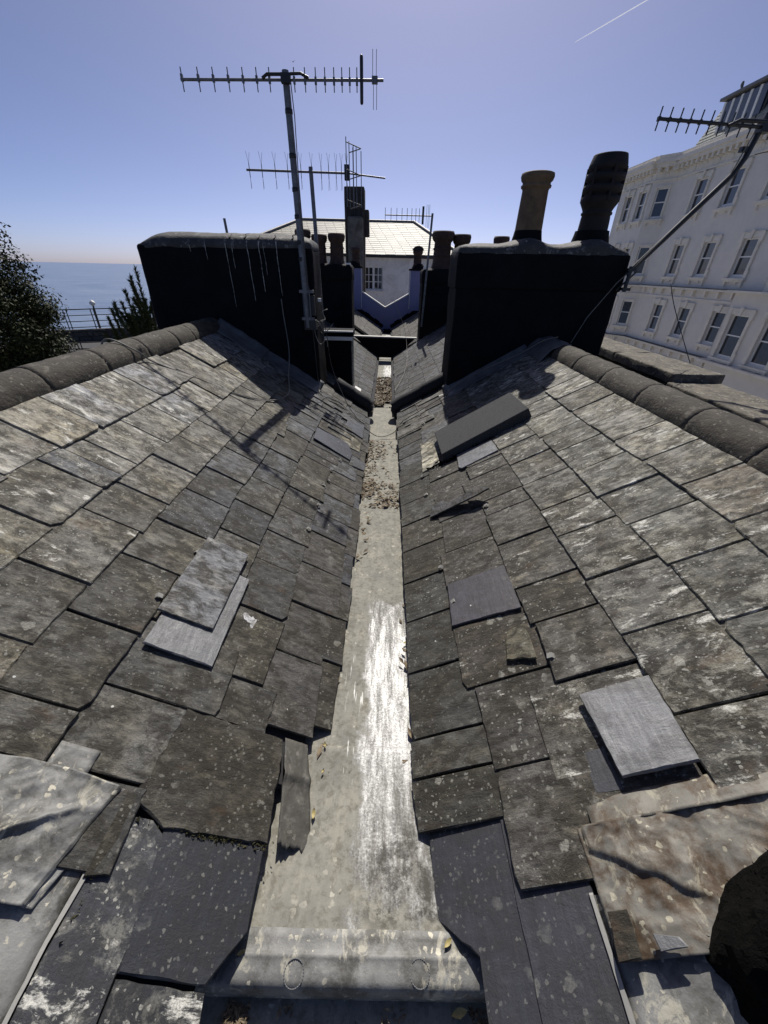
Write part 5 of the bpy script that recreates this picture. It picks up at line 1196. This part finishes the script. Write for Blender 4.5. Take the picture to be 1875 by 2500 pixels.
# ------------------------------------------------------------------ trees
def leaf_crown(name, parent, mat, c, rad, n, size, seed, lumps=26):
    """crown of leaf-sized faces gathered in clumps near the surface of the crown"""
    rn = random.Random(seed); V = []; F = []; c = Vector(c)
    L = []
    for i in range(lumps):
        d = Vector((rn.gauss(0, 1), rn.gauss(0, 1), rn.gauss(0, 1))).normalized()
        L.append((Vector((d.x*rad[0], d.y*rad[1], d.z*rad[2]))*(.86+.16*mnoise.noise(d*2.3))*rn.uniform(.62, 1.0)+c, rn.uniform(.13, .25)*min(rad)))
    for i in range(n):
        p0, r = rn.choice(L); d = Vector((rn.gauss(0, 1), rn.gauss(0, 1), rn.gauss(0, 1))).normalized()
        p = p0+d*r*(rn.random()**.4)*(1+.25*mnoise.noise(p0*3+d*2.5))
        nrm = (d+Vector((rn.gauss(0, .5), rn.gauss(0, .5), rn.gauss(0, .5)+.3))).normalized()
        t = nrm.orthogonal().normalized(); t = (Matrix.Rotation(rn.uniform(0, 6.28), 3, nrm) @ t); w = nrm.cross(t); s = size*rn.uniform(.6, 1.3)
        b = len(V); V += [p-t*s, p-w*s*.45, p+t*s, p+w*s*.45]; F.append((b, b+1, b+2, b+3))
    mb = MB(); mb.add(V, F); return mb.build(name, mat, parent)
tr = thing('evergreen_tree', 'large dark evergreen tree at the left edge in front of the sea', 'tree', (-9.0, 9.3, -7))
leaf_crown('crown', tr, M_leaf, (-9.5, 9.4, .05), (2.05, 1.8, 2.8), 110000, .04, 5, 380)
leaf_crown('crown', tr, M_leaf, (-9.42, 9.3, -1.5), (1.95, 1.6, 1.75), 60000, .042, 6, 160)
MB().tube([(-9, 9.3, -7), (-9.05, 9.25, -4), (-8.9, 9.3, -2), (-8.9, 9.2, .4)], [.32, .25, .18, .06], 10).build('trunk', M_wood, tr)
for k, e in enumerate([(-8.0, 8.8, -.6), (-9.9, 9.6, .3), (-8.3, 9.9, .5), (-9.2, 8.4, -.4)]): MB().tube([(-9.0, 9.27, -2.6+.2*k), Vector(e).lerp(Vector((-9, 9.27, -2)), .5)+Vector((0, 0, .2)), e], [.1, .06, .02], 6).build('limb', M_wood, tr)
pn = thing('conifer', 'upswept bottle-brush conifer between the sea and the black left stack', 'tree', (-5.1, 8.6, -7))
MB().tube([(-5.0, 8.75, -7), (-4.95, 8.75, -2), (-4.85, 8.85, .9)], [.16, .1, .02], 8).build('trunk', M_wood, pn)
rn = random.Random(15); nb = MB(); sh = MB()
for i in range(110):
    f = rn.random(); b = Vector((-4.9+rn.gauss(0, .22), 8.75+rn.gauss(0, .22), -1.7+2.3*f))
    tipx = rn.uniform(-.75, .5)*(1.15-f*.7); e = b+Vector((tipx, rn.uniform(-.4, .4), rn.uniform(.45, 1.0)*(1.0-.25*f)))
    if i < 6: b = Vector(((-5.3, -5.15, -4.95, -5.05, -4.9, -5.4)[i], 8.6, -.2)); e = Vector(((-5.5, -5.25, -4.93, -5.12, -4.8, -5.62)[i], 8.55, (.78, .92, 1.36, 1.12, 1.5, .62)[i]))
    mid = b.lerp(e, .5)+Vector(((e.x-b.x)*.25, 0, -.08)); P = []
    for k in range(9):
        t = k/8; P.append(b*(1-t)**2+mid*2*t*(1-t)+e*t*t)
    sh.tube(P, [.012*(1-k/10) for k in range(9)], 4)
    for k in range(420):
        t = rn.random()**.8; j = min(7, int(t*8)); p = P[j].lerp(P[j+1], t*8-j); ax = (P[j+1]-P[j]).normalized()
        d = (ax*.9+Vector((rn.gauss(0, .5), rn.gauss(0, .5), rn.gauss(0, .5)))).normalized(); w = d.orthogonal().normalized()*.010; ln = rn.uniform(.07, .15)*(1-.3*t)
        nb.add([p-w, p+w, p+d*ln], [(0, 1, 2)])
sh.build('shoot', M_wood, pn); nb.build('needles', M_needle, pn, kind='stuff')

# ------------------------------------------------------------------ seafront below on the left
def struct(name, mb, mat): o = mb.build(name, mat); o['kind'] = 'structure'; return o
S = 60000.
mb = MB(); V = []; F = []
struct('sea', MB().add([(-S, -200, -28), (S, -200, -28), (S, S, -28), (-S, S, -28)], [(0, 1, 2, 3)]), M_sea)
struct('ground', MB().add([(-21.6, -60, -9.0), (300, -60, -9.0), (300, 140, -9.0), (40, 140, -9.0), (-13.5, 60, -9.0), (-14.5, 34, -9.0)], [(0, 1, 2, 3, 4, 5)]), M_ground)
struct('cliff', MB().add([(-21.6, -60, -9), (-14.5, 34, -9), (-13.5, 60, -9), (40, 140, -9), (40, 140, -30), (-13.5, 60, -30), (-14.5, 34, -30), (-21.6, -60, -30)], [(0, 1, 6, 7), (1, 2, 5, 6), (2, 3, 4, 5)]), M_rubble)
struct('promenade', MB().poly([(-24, 18, -2.6), (-15, 22.5, -2.6), (-12, 33.5, -2.6), (-23, 28, -2.6)], (0, 0, -.3)), M_asphalt)
gr = thing('flat_roof', 'dark green flat roof beyond the left ridge below the tree', 'roof', (-15, 18, -4))
MB().poly([(-17.5, 15.5, -3.0), (-10.5, 15.5, -3.0), (-11.5, 21.2, -3.0), (-18.5, 21.2, -3.0)], (0, 0, -.25)).build('roof_sheet', M_greenroof, gr)
MB().poly([(-18.5, 21.2, -2.98), (-11.5, 21.2, -2.98), (-11.5, 21.4, -2.98), (-18.5, 21.4, -2.98)], (0, 0, .12)).build('roof_kerb', M_stone, gr)
MB().box(-17, -10.8, 15.7, 21.0, -9, -3.26).build('building_wall', M_rubble, gr)
# rubble stone wall along the promenade, laid stone by stone
rw = thing('stone_wall', 'dark rubble stone wall below the promenade railings', 'wall', (-17, 26, -3))
rn = random.Random(19)
A0 = Vector((-21.8, 24.2, 0)); A1 = Vector((-14.8, 28.6, 0)); ad = (A1-A0).normalized(); an = Vector((ad.y, -ad.x, 0)); AL_ = (A1-A0).length
MB().obox(A0, ad, an, UP, 0, AL_, -.35, -.02, -4.5, -1.95).build('core', M_rubble, rw)
z = -3.6
while z < -1.95:
    s = 0; h = rn.uniform(.14, .26)
    while s < AL_:
        w = rn.uniform(.25, .75); mb = MB(); mb.obox(A0, ad, an, UP, s+.015, s+w-.015, -.05, rn.uniform(.02, .12), z+.012, z+h-.012); mb.build('stone', M_rubble, rw, bevel=.02); s += w
    z += h
# railings
def railing(label, a, b, n, h, zoff=0):
    a, b = Vector(a), Vector(b); t = thing('railing', label, 'railing', tuple(a)); 
    for i in range(n+1):
        p = a.lerp(b, i/n)
        for d in (0, .16):
            q = p+(b-a).normalized()*d; MB().tube([q, q+Vector((0, 0, h))], .028, 6).build('post', M_ironpaint, t)
    for k in range(4):
        z_ = Vector((0, 0, h*(1-.29*k))); MB().tube([a+z_, b+z_], .024 if k else .032, 6).build('rail', M_ironpaint, t)
railing('upper iron railing with paired posts against the sea', (-22.2, 24.6, -2.05), (-15.2, 29.3, -2.0), 6, 1.15)
railing('lower iron railing in front of the rubble wall', (-20.5, 22.2, -3.4), (-14.5, 24.2, -3.3), 4, 1.1)
lamp = thing('street_lamp', 'white globe lamp post on the seafront promenade', 'lamp', (-18.6, 27.2, -2))
MB().tube([(-18.62, 27.2, -2.2), (-18.6, 27.2, -.7)], .05, 8).build('post', M_ironpaint, lamp)
MB().lathe((-18.6, 27.2, -.72), [(.04, 0), (.11, .04), (.16, .11), (.17, .17), (.12, .25), (.0, .29)], 14).build('globe', M_white, lamp)
MB().lathe((-18.6, 27.2, -.47), [(.14, -.04), (.09, .04), (.02, .07), (.0, .1)], 12).build('lamp_cap', M_white, lamp)
tag(MB().tube([(-2.9, 8.6, .5), (-2.98, 8.6, 2.29)], .024, 8).build('vent_pole', M_alu), 'thin grey pole end standing up behind the left stack', 'pole')
mb = MB(); mb.poly([(-2.18, 7.5, 2.0), (-1.85, 7.5, 1.9), (-1.85, 7.5, 1.87), (-2.15, 7.5, 1.93)], (0, .35, 0)); tag(mb.build('roof_edge', M_tar), 'dark roof corner just showing above the left stack', 'roof edge')
# contrail and gull
d0, d1 = Vector((.2827, .9085, .3078))*9000, Vector((.378, .862, .342))*9000
pts = [d0.lerp(d1, i/20) for i in range(21)]
M_cloud = bpy.data.materials.new('ice_cloud'); M_cloud.use_nodes = True; cn = M_cloud.node_tree
tb = cn.nodes.new('ShaderNodeBsdfTranslucent'); tb.inputs[0].default_value = (.95, .95, .95, 1); db = cn.nodes.new('ShaderNodeBsdfDiffuse'); db.inputs[0].default_value = (.95, .95, .95, 1)
ad = cn.nodes.new('ShaderNodeMixShader'); cn.links.new(tb.outputs[0], ad.inputs[1]); cn.links.new(db.outputs[0], ad.inputs[2])
tp = cn.nodes.new('ShaderNodeBsdfTransparent'); mx_ = cn.nodes.new('ShaderNodeMixShader'); mx_.inputs[0].default_value = .6; cn.links.new(tp.outputs[0], mx_.inputs[1]); cn.links.new(ad.outputs[0], mx_.inputs[2]); cn.links.new(mx_.outputs[0], cn.nodes['Material Output'].inputs[0])
tag(MB().tube(pts, [2.5+4.5*min(1, i/6)*(.8+.4*mnoise.noise(Vector((i*.8, 0, 0)))) for i in range(21)], 8).build('contrail', M_cloud), 'thin white aircraft contrail in the upper right sky', 'contrail')
gd = Vector((-.168, .937, .306))*90; mb = MB()
V = [gd+Vector(q) for q in ((-.55, 0, .12), (-.28, .05, .2), (0, .12, .02), (.28, .05, .2), (.55, 0, .12), (.28, -.1, .17), (0, -.12, -.02), (-.28, -.1, .17))]
mb.add(V, [(0, 1, 7), (1, 2, 6, 7), (2, 3, 5, 6), (3, 4, 5)]); mb.tube([gd+Vector((0, -.3, 0)), gd+Vector((0, 0, 0)), gd+Vector((0, .25, .03))], [.02, .07, .03], 6)
tag(mb.build('gull', M_alu), 'tiny distant gull gliding left of the tall aerial', 'bird')
